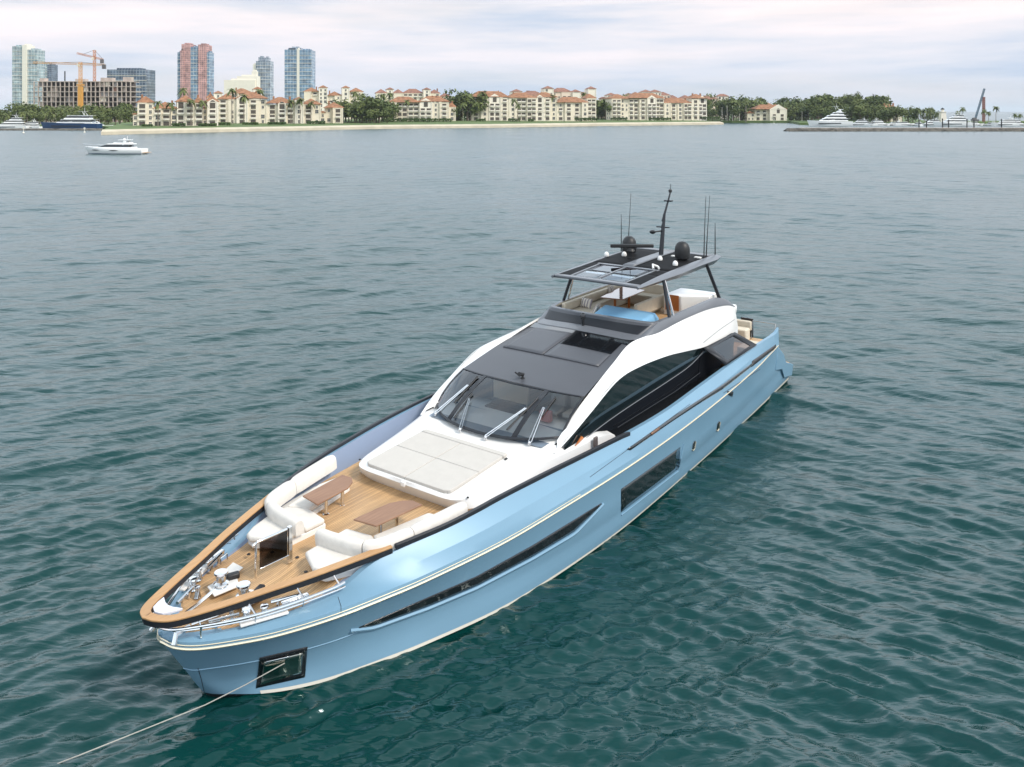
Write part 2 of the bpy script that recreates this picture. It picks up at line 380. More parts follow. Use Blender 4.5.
chin = [(24.25,0,.36),(24.16,.2,.35),(23.9,.42,.34),(23.5,.8,.34),(23.05,1.2,.35),(22.35,1.66,.36),(21.4,2.05,.37),(20.4,2.4,.37),(18.5,2.94,.36),(16.5,3.2,.35),(14,3.36,.34),(11.5,3.34,.33),(9,3.26,.33),(6.5,3.17,.34),(4,3.05,.36),(1.5,2.9,.42),(-1.3,2.78,.62)]
wate = [(24.12,0,.06),(24.02,.22,.06),(23.8,.52,.06),(23.5,.9,.06),(23.05,1.3,.06),(22.4,1.7,.06),(21.4,2.12,.06),(20.4,2.47,.06),(18.5,2.97,.06),(16.5,3.2,.06),(14,3.33,.06),(11.5,3.3,.06),(9,3.22,.06),(6.5,3.12,.06),(4,3.0,.06),(1.5,2.86,.06),(-1.6,2.66,.06)]
keel = [(23.7,0,-.7),(23.6,.1,-.7),(23.4,.3,-.7),(23.1,.5,-.7),(22.8,.8,-.7),(22.2,1.2,-.7),(21.3,1.6,-.7),(20.3,1.9,-.7),(18.5,2.4,-.7),(16.5,2.7,-.7),(14,2.8,-.7),(11.5,2.8,-.7),(9,2.8,-.7),(6.5,2.7,-.7),(4,2.6,-.7),(1.5,2.5,-.7),(-1.8,2.3,-.7)]
gC, kC, cC, wC, eC = [catm(c, NC) for c in (gold, knuc, chin, wate, keel)]
def blend(a, b, t, bulge=0.0):
    o = []
    for p, q in zip(a, b):
        v = p.lerp(q, t); v.y += bulge * math.sin(math.pi * t) * min(1, abs(v.y)); o.append(v)
    return o
top_rows = [blend(gC, kC, t, -.02) for t in (0, .25, .5, .75)] + [kC]
low_rows = [kC] + [blend(kC, cC, t, -.03) for t in (.33, .66)] + [cC] + [blend(cC, wC, .5)] + [wC]
hb = YB()
hb.loft(top_rows); hb.loft([mir(r) for r in top_rows]); hb.loft(low_rows); hb.loft([mir(r) for r in low_rows])
# transom, closing the two sides
ends = [r[-1] for r in top_rows + low_rows[1:]]
hb.loft([ends, mir(ends)])
hull = hb.build('hull', M_blue, yacht, ang=28)
ub = YB(); ub.loft([wC, eC]); ub.loft([mir(wC), mir(eC)]); ub.loft([eC, mir(eC)]); ub.build('underwater_hull', M_anti, yacht)
# boot stripe hugging the waterline
bs = YB()
up = [p + Vector((0, .012, .0)) for p in wC]; up2 = [p.lerp(q, .22) + Vector((0, .012, 0)) for p, q in zip(wC, cC)]
up, up2 = up[18:], up2[18:]
bs.loft([up, up2]); bs.loft([mir(up), mir(up2)]); bs.build('boot_stripe', M_boot, yacht)
# rubbing strip along the sheer
gs = YB(); ring = gC + mir(gC)[::-1][:-1]
gp_ = mir(gC)[::-1] + gC[1:]
gs.tube(gp_, .026, 6); gs.build('rubbing_strip', M_gold, yacht)
g2 = YB(); g2.tube([p + Vector((0, 0, .075)) for p in gp_[40:-40]], .010, 6); g2.build('bright_line', M_gold, yacht)
# knuckle lip
kl = YB(); kl.tube([p + Vector((0, 0, .0)) for p in (mir(kC)[::-1] + kC[1:])][NC - 40:NC + 39], .012, 6); kl.build('knuckle_moulding', M_blue, yacht)

# bulwark (outer skin, capping and inner lining) --------------------------------
topc = [(24.70,0,1.70),(24.58,.25,1.68),(24.3,.52,1.68),(23.8,.92,1.70),(23.2,1.25,1.72),(22.4,1.50,1.75),(21.75,1.64,1.88),(21.1,1.85,2.18),(19.6,2.32,2.38),(18.0,2.58,2.50),(16.0,2.82,2.57),(13.6,3.06,2.58),(11.0,3.10,2.54),(8.6,3.08,2.63),(6.2,3.03,2.70),(3.6,2.95,2.73),(1.15,2.84,2.66)]
tC = catm(topc, NC)
b1C = [p + Vector((0, -.035, .13)) if i > 3 else p + Vector((-.03, 0, .05)) for i, p in enumerate(gC)]
for i, p in enumerate(b1C):
    if p.y < 0: p.y = 0
def deckz(x): return 1.66 if x > 24.3 else (1.66 + (24.3 - x) / 2.3 * .2 if x > 22 else (1.86 + min(.09, (22 - x) * .03)))
inC = [Vector((p.x - (.12 if p.x > 24 else 0), max(0, p.y - (.12 if p.x < 22.6 else .10)), p.z - .005)) for p in tC]
inD = [Vector((p.x, max(0, p.y - .03 - .1 * max(0, min(1, (22.5 - p.x)))), min(p.z - .02, deckz(p.x)))) for p in inC]
bk = YB(); crease = []
for p, q in zip(b1C, tC):
    k = max(0, min(1, (22.0 - p.x) / 2)) * max(0, min(1, (p.x - 1) / 4)); v = p.lerp(q, .46); crease.append(v + Vector((0, .055 * k, .02 * k)))
rows = [gC, b1C, blend(b1C, crease, .5), crease, blend(crease, tC, .5), blend(crease, tC, .92), tC, inC]
bk.loft(rows); bk.loft([mir(r) for r in rows])
bk.loft([[r[-1] for r in rows] + [inD[-1]], mir([r[-1] for r in rows] + [inD[-1]])][:0] or [rows[0][:2], rows[1][:2]])
bulwark = bk.build('bulwark', M_blue, yacht, ang=14)
li = YB(); li.loft([inC, inD]); li.loft([mir(inC), mir(inD)]); li.build('bulwark_lining', M_blue_in, yacht)
# after ends of the bulwark: upright horn and slanting wing to the platform
for s in (1, -1):
    h = YB(); ys = lambda P: [(x, s * y, z) for x, y, z in P]
    h.loft([ys([(1.5,2.98,2.2),(1.5,2.86,2.67),(1.5,2.7,2.66),(1.5,2.7,2.1)]), ys([(1.12,2.96,2.15),(1.1,2.84,2.70),(1.1,2.7,2.69),(1.1,2.72,2.0)]),
            ys([(.95,2.94,2.1),(.82,2.80,2.83),(.82,2.72,2.82),(.9,2.72,1.9)])], True, True)
    h.build('bulwark_end', M_blue, yacht, bevel=.02)
    wg = YB(); wg.loft([ys([(1.1,2.96,2.15),(1.1,2.6,2.12),(1.1,2.6,1.2),(1.1,2.96,1.2)]), ys([(.2,2.93,1.62),(.2,2.6,1.6),(.2,2.6,1.0),(.2,2.93,1.0)]),
            ys([(-.35,2.88,1.16),(-.35,2.5,1.14),(-.35,2.5,.5),(-.35,2.88,.5)]), ys([(-1.6,2.80,.74),(-1.6,2.4,.74),(-1.6,2.4,.25),(-1.6,2.80,.25)])], True, True)
    wg.build('quarter_wing', M_blue, yacht, bevel=.02)
pf = YB(); pf.prism([(1.0,2.6),(-2.2,2.45),(-2.45,1.8),(-2.45,-1.8),(-2.2,-2.45),(1.0,-2.6)], .38, .60); pf.build('swim_platform', MATS['teak_deck'], yacht)
tr = YB(); tr.prism([(1.3,2.72),(.9,2.72),(.5,2.3),(.5,-2.3),(.9,-2.72),(1.3,-2.72)], .5, 2.02); tr.build('transom_wall', M_white, yacht)

# decks ------------------------------------------------------------------------
dk = YB(); prt = [p for p in inD if p.x < 24.5]
dk.loft([prt, [Vector((p.x, p.y * .5, p.z)) for p in prt], [Vector((p.x, 0, p.z)) for p in prt], [Vector((p.x, -p.y * .5, p.z)) for p in prt], mir(prt)])
dk.build('deck', MATS['teak_deck'], yacht)
ad = YB(); ad.prism([(4.4,2.7),(.55,2.6),(.1,2.0),(.1,-2.0),(.55,-2.6),(4.4,-2.7)], 1.96, 2.06); ad.build('aft_deck', MATS['teak_deck'], yacht)

# hand rail round the bow ------------------------------------------------------
railc = [(25.02,0,2.25),(24.92,.24,2.225),(24.66,.47,2.20),(24.0,.78,2.21),(23.25,1.08,2.24),(22.5,1.39,2.28),(21.75,1.66,2.32),(21.0,1.91,2.36),(20.25,2.15,2.41),(19.5,2.36,2.46),(18.75,2.50,2.52),(18.0,2.60,2.57),(16.5,2.80,2.63),(15.0,2.97,2.645),(13.5,3.11,2.64),(13.1,3.13,2.60)]
rC = catm(railc, 150); rC[0].y = 0
def inset(C, d):
    o = []
    for i, p in enumerate(C):
        t = (C[min(i + 1, len(C) - 1)] - C[max(i - 1, 0)]) if i else Vector((0, 1, 0)); t.z = 0; t.normalize()
        n = Vector((-t.y, t.x, 0)); n = n if n.dot(Vector((10, 0, 0)) - p) > 0 else -n
        o.append(p + n * d)
    return o
def railpiece(name, m, i0, i1, w0, z0, z1, off=0.0, bev=.012):
    b = YB(); rings = []
    A, B = inset(rC, off), inset(rC, off + w0)
    for a, c in zip(A[i0:i1], B[i0:i1]):
        c = Vector((c.x, max(c.y, .0), a.z))
        rings.append([a + Vector((0, 0, z0)), a + Vector((0, 0, z1)), c + Vector((0, 0, z1)), c + Vector((0, 0, z0))])
    full = [[Vector((p.x, -p.y, p.z)) for p in r] for r in rings[::-1]] + rings[1:] if i0 == 0 else None
    if full: b.loft(full, True, True); return [b.build(name, m, yacht, bevel=bev)]
    b.loft(rings, True, True); c = YB(); c.loft([[Vector((p.x, -p.y, p.z)) for p in r] for r in rings], True, True)
    return [b.build(name, m, yacht, bevel=bev), c.build(name, m, yacht, bevel=bev)]
iT = next(i for i, p in enumerate(rC) if p.x < 20.75)
railpiece('teak_capping', M_teakcap, 0, iT, .18, -.03, .012)
railpiece('rail_fascia', M_char, 0, iT, .15, -.15, -.032, .012)
railpiece('side_rail', M_char, iT, len(rC), .085, -.10, .01)
npl = YB(); npl.prism([(24.78,0.0),(24.72,.16),(24.58,.24),(24.42,.30),(24.50,.12),(24.52,0),(24.50,-.12),(24.42,-.30),(24.58,-.24),(24.72,-.16)], 2.19, 2.245); npl.build('nose_plate', M_bow, yacht, bevel=.01)
# stainless guard tube under the capping and its stanchions
gt = [(24.80,.0,1.95),(24.70,.28,1.94),(24.4,.56,1.94),(23.7,1.06,1.95),(22.95,1.40,1.97),(22.2,1.66,2.0),(21.9,1.72,2.02)]
gtc = catm(gt, 40); gg = mir(gtc)[::-1] + gtc[1:]
b = YB(); b.tube(gg, .028, 8); b.build('guard_tube', M_steel, yacht)
b = YB(); b.tube([p + Vector((-.13, 0, -.10)) for p in gg[3:-3]], .02, 8); b.build('guard_tube', M_steel, yacht)
for x in (24.35, 23.5, 22.7, 22.0):
    k = min(range(len(gtc)), key=lambda i: abs(gtc[i].x - x)); j = min(range(len(rC)), key=lambda i: abs(rC[i].x - x))
    for s in (1, -1):
        p, t = gtc[k], inset(rC, .08)[j]
        b = YB(); b.tube([(p.x, s * (p.y - .06), deckz(p.x)), (p.x, s * p.y, p.z), (t.x, s * t.y, t.z - .1)], .02, 8); b.build('stanchion', M_steel, yacht)

# coachroof with the sunpad base ----------------------------------------------
topo = [(18.47,0,2.37),(18.46,.7,2.37),(18.42,1.25,2.37),(18.30,1.50,2.37),(17.9,1.62,2.40),(17.2,1.74,2.46),(16.3,1.92,2.53),(15.5,2.06,2.62),(14.8,2.16,2.72),(13.9,2.26,2.70),(13.1,2.34,2.50)]
ridg = [(18.50,0,2.30),(18.50,.7,2.30),(18.48,1.32,2.30),(18.36,1.62,2.31),(18.0,1.80,2.34),(17.3,1.94,2.38),(16.3,2.13,2.44),(15.5,2.30,2.50),(14.8,2.48,2.56),(13.7,2.60,2.56),(12.95,2.58,2.34)]
bas = [(18.38,0,2.08),(18.38,.7,2.08),(18.36,1.38,2.08),(18.26,1.74,2.08),(17.95,1.96,2.08),(17.3,2.12,2.06),(16.3,2.27,2.03),(15.5,2.38,2.0),(14.8,2.53,2.0),(13.6,2.64,2.0),(12.8,2.62,2.0)]
low = [(p[0] - .10, max(0, p[1] - .10), 1.93) for p in bas]
A, B_, C_, D_ = [catm(c, 50) for c in (topo, ridg, bas, low)]
ce = [Vector((p.x, 0, p.z + .015)) for p in A]; mi2 = [Vector((p.x, p.y * .5, p.z + .01)) for p in A]
cr = YB(); rows = [D_, C_, B_, A, mi2, ce]; cr.loft(rows); cr.loft([mir(r) for r in rows]); cr.build('coachroof', M_white, yacht, ang=40)
# deck lights and a step in the coachroof
for (x, y, z) in ((18.2,1.76,2.36),):
    for s in (1, -1):
        b = YB(); b.lathe([(.03,0),(.03,.02),(.02,.025)], (x, s * y, z - .02), 10); b.build('deck_light', M_blackm, yacht)
for (x, y) in ((14.15,-2.2),(16.35,-1.32),(16.35,1.45),(15.1,2.1)):
    b = YB(); b.box((x, y, 2.69 if x < 15.5 else 2.56), (.10, .05, .03)); b.build('hinge', M_blackm, yacht, bevel=.005)

# windscreen -------------------------------------------------------------------
def wsb(y): t = abs(y) / 2.13; return Vector((15.74 - .10 * t - .78 * t ** 3, y, 2.71 + .10 * t ** 2))
def wst(y): t = abs(y) / 2.06; return Vector((14.06 - .10 * t - .22 * t ** 2.5, y, 3.615 - .055 * t ** 2))
def wsp(t, h):
    """t in -1..1 across, h 0 bottom .. 1 top"""
    a, c = wsb(2.13 * t), wst(2.06 * t); p = a.lerp(c, h); p += Vector((.05, 0, .08)) * math.sin(math.pi * h) * .8; return p
def wpatch(t0, t1, h0, h1, nt=10, nh=6): return [[wsp(t0 + (t1 - t0) * i / nt, h0 + (h1 - h0) * j / nh) for i in range(nt + 1)] for j in range(nh + 1)]
for t0, t1 in ((-.975, -.54), (-.48, .48), (.54, .975)):
    b = YB(); b.loft(wpatch(t0, t1, .03, .975)); b.build('windscreen_pane', M_ws, yacht)
fr = YB()
for t0, t1, h0, h1 in ((-1, 1, -.01, .03), (-1, 1, .975, 1.0), (-1, -.975, .03, .975), (.975, 1, .03, .975), (-.54, -.48, .03, .975), (.48, .54, .03, .975)): fr.loft(wpatch(t0, t1, h0, h1, 24, 4))
fr.build('windscreen_frame', M_char, yacht, solid=.03)
for s in (-1, 1):
    for (t0, t1, h1) in ((.83, .62, .62), (.17, .33, .62)) if False else ():
        pass
# wipers: arm parked on the coachroof, black blade lying along each post
for (px0, px1, bl0, bl1) in (((60,540),(230,405),(165,478),(272,362)), ((195,605),(232,462),(160,552),(242,440)), ((310,640),(495,512),(408,612),(552,458)), ((515,675),(582,508),(570,545),(632,452))):
    w = lambda p: (420 + p[0] * 220 / 1023, 300 + p[1] * 220 / 1023)
    def ons(p):
        o, d = sight(*w(p)); best = None
        for i in range(60):
            for j in range(40):
                q = wsp(-1 + 2 * i / 59, -.06 + 1.06 * j / 39); q = upright(q); r = (q - o).cross(d).length
                if best is None or r < best[0]: best = (r, q)
        return best[1] + Vector((.05, 0, .05))
    a, c, d1, d2 = ons(px0), ons(px1), ons(bl0), ons(bl1)
    b = MB(); b.tube([a + Vector((0, -.03, 0)), c + Vector((0, -.02, .01))], .016, 6); b.tube([a + Vector((0, .05, 0)), c + Vector((0, .02, .01))], .012, 6); b.lathe([(.05,0),(.05,.06),(.03,.09)], a - Vector((0, 0, .08)), 10)
    wp = b.build('wiper', M_steel, yacht)
    b = MB(); b.tube([d1 - Vector((.02, 0, .02)), d2 - Vector((.02, 0, .02))], .025, 6); b.build('wiper_blade', M_blackm, wp)
# wheelhouse seen through the glass
b = YB(); b.loft([[(15.45,-1.9,2.66),(15.6,0,2.66),(15.45,1.9,2.66)], [(14.3,-1.95,2.74),(14.35,0,2.74),(14.3,1.95,2.74)], [(14.2,-1.95,2.3),(14.2,0,2.3),(14.2,1.95,2.3)]]); b.build('dashboard', M_dash, yacht)
b = YB(); b.box((13.9,-.3,2.86),(.12,1.2,.22)); b.box((13.95,-.3,2.74),(.4,1.4,.08)); b.build('instrument_panel', M_charc if False else M_char, yacht, bevel=.02)
b = YB(); b.prism([(12.3,-2.0),(14.9,-2.0),(14.9,2.0),(12.3,2.0)], 2.0, 2.05); b.build('wheelhouse_floor', M_panel, yacht)
b = YB(); b.prism([(13.25,-1.25),(13.35,-1.25),(13.35,-.05),(13.25,-.05)], 2.0, 3.58); b.build('wheelhouse_panel', mat('beige_cabinet', (.80,.66,.48), .5), yacht)
b = YB(); b.prism([(12.0,.15),(12.1,.15),(12.1,1.8),(12.0,1.8)], 2.0, 3.75); b.build('wheelhouse_bulkhead', M_off, yacht)
for y in (.75, 1.4):
    b = YB(); b.box((13.2, y, 2.75), (.5, .5, .14)); b.box((12.95, y, 3.1), (.14, .5, .62)); b.box((13.2, y, 2.4), (.2, .2, .6)); b.build('helm_seat', M_cush, yacht, bevel=.05)
b = YB(); b.box((14.1,1.1,2.92),(.18,.35,.3)); b.build('chart_display', mat('reddish_display_cover', (.6,.22,.2), .5), yacht, bevel=.03)

# roof -------------------------------------------------------------------------
def rp(t, s):
    """roof surface: t 0 at the windscreen .. 1 aft, s -1..1 across"""
    a, c = wst(2.06 * s), Vector((10.5, 1.79 * s, 4.30 + .05 * (1 - s * s))); p = a.lerp(c, t); p.z += .045 * math.sin(math.pi * t) + .02 * (1 - s * s); return p
rf = YB(); rf.loft([[rp(i / 20, -1 + 2 * j / 24) for j in range(25)] for i in range(21)]); rf.build('roof', M_roof, yacht)
def rpatch(name, m, t0, t1, s0, s1, lift, solid=.0):
    b = YB(); b.loft([[rp(t0 + (t1 - t0) * i / 8, s0 + (s1 - s0) * j / 10) + Vector((0, 0, lift)) for j in range(11)] for i in range(9)]); return b.build(name, m, yacht, solid=solid)
rpatch('sunroof_panel', M_roof, .44, .88, -.85, -.07, .016, .022)
rpatch('sunroof_panel', M_roof, .44, .66, -.05, .85, .016, .022)
rpatch('skylight', M_black, .675, .90, -.05, .85, .012, .0)
rpatch('roof_lip_shadow', M_black, .885, 1.0, -1, 1, .012, .0)  # shadow under the visor lip, painted as a black patch on the roof
# white arches flanking the roof
U = [(15.05,2.08,2.76),(14.3,2.08,3.22),(13.6,2.06,3.54),(12.0,1.92,4.04),(10.85,1.82,4.33),(9.6,1.98,4.385),(8.3,2.08,4.48),(6.3,2.14,4.48),(5.0,2.15,4.37),(4.3,2.16,4.26),(3.9,2.16,4.14)]
L_ = [(15.40,2.28,2.58),(14.72,2.38,2.93),(13.9,2.42,3.30),(12.65,2.45,3.80),(11.4,2.46,3.88),(9.75,2.46,3.78),(8.5,2.46,3.62),(7.0,2.46,3.42),(5.7,2.46,3.36),(4.6,2.42,3.36),(3.85,2.36,3.05)]
uC, lC = catm(U, 60), catm(L_, 60)
for s in (1, -1):
    f = (lambda r: r) if s > 0 else mir
    b = YB(); rows = [[p + Vector((0, -.02, -.06)) for p in uC], uC, blend(uC, lC, .3, .03), blend(uC, lC, .65, .05), lC, [p + Vector((0, -.10, .0)) for p in lC]]
    b.loft([f(r) for r in rows]); b_arch = b.build('side_arch', M_white, yacht, ang=50)
    # saloon glazing below the arch, sill strip and side deck shade painted as a black strip
    gl = [p + Vector((0, -.05, .02)) for p in lC[3:44]]
    sill = catm([(15.1,2.37,2.50),(14.4,2.4,2.60),(13.25,2.40,2.73),(11.84,2.40,2.82),(9.35,2.40,2.92),(7.9,2.40,3.03),(6.6,2.41,3.36)], len(gl))
    b = YB(); b.loft([f(gl), f(blend(gl, sill, .5, .0)), f(sill)]); b.build('saloon_window', M_side, yacht)
    b = YB(); b.tube(f([p + Vector((0, .02, 0)) for p in sill[2:-2]]), .014, 6); b.build('window_sill', M_grey, yacht)
    dl = [Vector((p.x, 2.40, 1.95)) for p in sill]
    b = YB(); b.loft([f(sill), f(dl)]); b.build('saloon_side', M_black, yacht)
    b = YB(); b.loft([f([Vector((7.2,2.42,3.42)),Vector((4.2,2.38,3.36))]), f([Vector((7.2,2.40,1.95)),Vector((4.2,2.36,1.95))])]); b.build('saloon_side', M_black, yacht)
    b = YB(); b.loft([f([Vector((13.2,2.36,1.985)), Vector((3.4,2.30,1.985))]), f([Vector((13.2,2.98,1.985)), Vector((3.4,2.90,1.985))])]); b.build('side_deck_shade', M_blackm, yacht)  # black strip over the teak, standing in for shade beside the glass
    b = YB(); b.tube(f([Vector((12.6,2.46,2.42)), Vector((9.0,2.46,2.46)), Vector((7.2,2.46,2.6))]), .012, 6); b.build('grab_rail', M_char, yacht)
    # slanting wing panel between arch and bulwark
    q = [Vector((7.15,2.48,3.42)), Vector((6.35,2.98,2.74)), Vector((3.5,2.95,2.76)), Vector((4.6,2.5,3.40))]
    b = YB()
    cen = sum(q, Vector()) / 4; inn = [p.lerp(cen, .27) for p in q]
    for i in range(4): j = (i + 1) % 4; b.quad(*f([q[i], q[j], inn[j], inn[i]]))
    wf = b.build('wing_frame', M_char, yacht, solid=.05)
    b = YB(); b.quad(*f(inn)); b.build('wing_pane', M_smoke, wf)
    ARCHES = globals().get('ARCHES', []) + [b_arch]
    # mooring gate block on the side deck
    b = YB(); b.box((14.1, s * 2.66, 2.50), (.16, .06, .36)); b.build('gate_post', mat('bronze_grey', (.16,.13,.12), .4, .5), yacht, bevel=.015)
    b = YB(); b.tube(f([Vector((14.75,2.44,2.60)), Vector((14.45,2.46,2.74))]), [.01,.05], 6); b.build('side_lamp', M_orange, yacht)
b = YB(); b.prism([(4.3,-2.3),(4.3,2.3),(4.2,2.3),(4.2,-2.3)], 2.0, 3.5); b.build('saloon_door', M_side, yacht)
b = YB(); b.prism([(15.0,-2.3),(15.0,2.3),(14.9,2.3),(14.9,-2.3)], 1.9, 2.6); b.build('front_bulkhead', M_off, yacht)

# flybridge --------------------------------------------------------------------
lip = catm([(10.42,1.80,4.25),(10.62,1.45,4.28),(10.68,0,4.32),(10.62,-1.45,4.28),(10.42,-1.80,4.25)], 31)
def sh(C, dx, dy, dz): return [Vector((p.x + dx, p.y + dy * (p.y / 1.8), p.z + dz)) for p in C]
cm = catm([(9.30,1.93,4.64),(9.62,1.62,4.655),(9.72,0,4.665),(9.62,-1.62,4.655),(9.30,-1.93,4.64)], 31)
b = YB(); b.loft([sh(lip, -.25, 0, -.03), sh(lip, -.03, 0, -.02), lip, sh(lip, -.03, 0, .06), sh(lip, -.42, .02, .12)]); b.build('visor', M_grey, yacht, ang=50)
b = YB(); b.loft([sh(lip, -.42, .02, .12), sh(cm, .06, 0, -.02)]); b.build('flybridge_front', M_roof, yacht)
b = YB(); b.loft([[p + Vector((.012, 0, .01)) for p in sh(lip, -.42, .02, .12)[5:26]], [p + Vector((.012, 0, 0)) for p in sh(cm, .06, 0, -.03)[5:26]]]); b.build('flybridge_visor', M_char, yacht)
gap = YB(); gap.loft([sh(lip, -.06, 0, -.022), [rp(.985, -1 + 2 * i / 30) + Vector((0, 0, .006)) for i in range(31)][::-1]]); gap.build('visor_gap_shadow', M_black, yacht)  # black sheet painting the shadow between lip and roof
gu = [(10.42,1.80,4.25),(9.95,1.88,4.44),(9.30,1.93,4.64),(8.5,2.0,4.67),(7.2,2.04,4.69),(5.7,2.06,4.69),(5.0,2.06,4.62),(4.4,2.08,4.44),(3.88,2.12,4.16)]
gl_ = [(10.46,1.82,4.24),(9.9,1.95,4.32),(9.2,2.03,4.39),(8.3,2.09,4.47),(7.2,2.13,4.50),(6.2,2.15,4.475),(5.2,2.16,4.39),(4.5,2.165,4.29),(3.88,2.17,4.12)]
guC, glC = catm(gu, 50), catm(gl_, 50)
for s in (1, -1):
    f = (lambda r: r) if s > 0 else mir
    b = YB(); b.loft([f([p + Vector((0, .012, 0)) for p in glC]), f(blend(glC, guC, .5, .03)), f(guC), f([p + Vector((0, -.13, .0)) for p in guC]), f([Vector((p.x, p.y - .15, min(p.z - .03, 4.5))) for p in guC])]); b.build('flybridge_moulding', M_grey, yacht, ang=50)
    b = YB(); li_ = [p for p in guC if 9.35 > p.x]
    b.loft([f([Vector((p.x, p.y - .132, p.z - .004)) for p in li_]), f([Vector((p.x, p.y - .20, 3.95)) for p in li_])]); b.build('flybridge_lining', M_beige, yacht)
b = YB(); b.loft([sh(cm, -.10, -.08, -.002), sh(cm, -.16, -.14, -.7)]); b.build('flybridge_lining', M_beige, yacht)
b = YB(); b.loft([sh(cm, .06, 0, -.02), sh(cm, .04, 0, .004), sh(cm, -.10, -.08, .004)]); b.build('flybridge_coaming', M_grey, yacht)
b = YB(); b.prism([(9.8,-1.7),(9.8,1.7),(3.3,1.95),(3.3,-1.95)], 3.90, 3.96); b.build('flybridge_deck', MATS['teak_deck'], yacht)
b = YB(); b.prism([(3.55,-2.1),(3.55,2.1),(3.0,1.9),(3.0,-1.9)], 3.80, 4.0); b.build('flybridge_overhang', M_white, yacht, bevel=.04)
# white side body under the after end of the flybridge
for s in (1, -1):
    b = YB(); b.loft([[(3.9, s * 2.15, 4.13), (3.9, s * 2.12, 3.0), (3.9, s * 1.0, 3.0), (3.9, s * 1.0, 4.1)], [(3.6, s * 2.1, 3.95), (3.65, s * 2.1, 3.1), (3.65, s * 1.0, 3.1), (3.6, s * 1.0, 3.95)]], True, True); b.build('after_fairing', M_white, yacht, bevel=.03)
# horn
b = YB(); b.lathe([(.10,0),(.10,.04),(.05,.06),(.05,.30),(.08,.33),(.09,.42),(.05,.5),(.0,.52)], (10.3,-.14,4.33), 14); b.build('horn', M_black, yacht)
b = YB(); b.lathe([(.09,0),(.07,.08),(.03,.1)], (13.78,.10,3.63), 12); b.tube([(13.78,.1,3.7),(13.78,.1,3.8),(13.95,.1,3.86)], .06, 10); b.tube([(13.78,.0,3.74),(13.78,-.16,3.82)], .025, 8); b.build('searchlight', M_blackm, yacht)

# hard top ---------------------------------------------------------------------
def htz(x): return 5.76 + .17 * math.sin(min(1, max(0, (9.95 - x) / 5.2)) * math.pi / 2)
b = YB(); nx_ = 24
def htw(x): return 1.52 + .12 * min(1, (10.0 - x) / 2.5)
XS = [10.0 - 5.4 * i / nx_ for i in range(nx_ + 1)]
for s in (1, -1):
    b = YB(); rings = []
    for i, x in enumerate(XS + [4.25]):
        w, z = htw(x), htz(x); dw = .06 + .20 * min(1, i / 10); t = .07 + .19 * min(1, i / 12)
        if i > nx_: t *= .35
        rings.append([(x, s * (w + .04), z - t * .35), (x, s * (w - dw * .5), z + .02), (x, s * (w - dw), z + .012), (x, s * (w - dw), z - t * .5), (x, s * (w - dw * .3), z - t)])
    b.loft(rings, True, True); b.build('hardtop_beam', M_grey, yacht, ang=45)
def htpanel(name, m, x0, x1, f0, f1, lift=0.0, th=.02, parent=None):
    b = YB(); n = 8; T = []; Bm = []
    for i in range(n + 1):
        x = x0 + (x1 - x0) * i / n; w = htw(x) - .04
        T.append([Vector((x - .10 * ((f0 + (f1 - f0) * j / 8) ** 2), w * (f0 + (f1 - f0) * j / 8), htz(x) + lift + .035 * (1 - (f0 + (f1 - f0) * j / 8) ** 2))) for j in range(9)])
    b.loft(T); return b.build(name, m, parent or yacht, solid=th)
htpanel('hardtop_edge', M_grey, 10.06, 9.86, -1, 1, -.01, .09)
htpanel('hardtop_panel', M_black_mesh, 9.86, 8.55, -.97, -.66)
htpanel('hardtop_panel', M_black_mesh, 9.86, 8.55, .66, .97)
for a, c in ((-.62, -.02), (.02, .62)):
    htpanel('sunroof_glass', M_clear if a < 0 else M_clear, 9.84, 8.95, a, c, 0, .012)
htpanel('sunroof_glass', M_smoke, 8.93, 8.0, -.62, .62, .0, .012)
for a, c in ((-.66, -.62), (-.02, .02), (.62, .66)): htpanel('sunroof_frame', M_grey, 9.86, 8.0, a, c, .004, .035)
htpanel('sunroof_frame', M_grey, 8.0, 7.86, -.7, .7, .006, .04)
htpanel('hardtop_panel', M_black_mesh, 8.55, 7.86, -.93, -.66); htpanel('hardtop_panel', M_black_mesh, 8.55, 7.86, .66, .93)
htpanel('hardtop_panel', M_black_mesh, 7.86, 4.85, -.90, -.12); htpanel('hardtop_panel', M_black_mesh, 7.86, 4.85, .12, .90)
htpanel('hardtop_spine', M_grey, 7.86, 4.7, -.12, .12, .02, .06)
htpanel('hardtop_edge', M_grey, 4.85, 4.55, -.9, .9, 0, .06)
for s in (1, -1):
    for (x0, z0, x1, z1, r) in ((8.65, 4.66, 8.55, 5.74, .055), (8.36, 4.66, 8.48, 5.74, .04), (4.75, 4.52, 5.40, 5.80, .065)):
        b = YB(); b.tube([(x0, s * 1.93, z0), (x1, s * 1.62, z1)], r, 8); b.build('hardtop_pillar', M_char if r > .04 else M_steel, yacht)
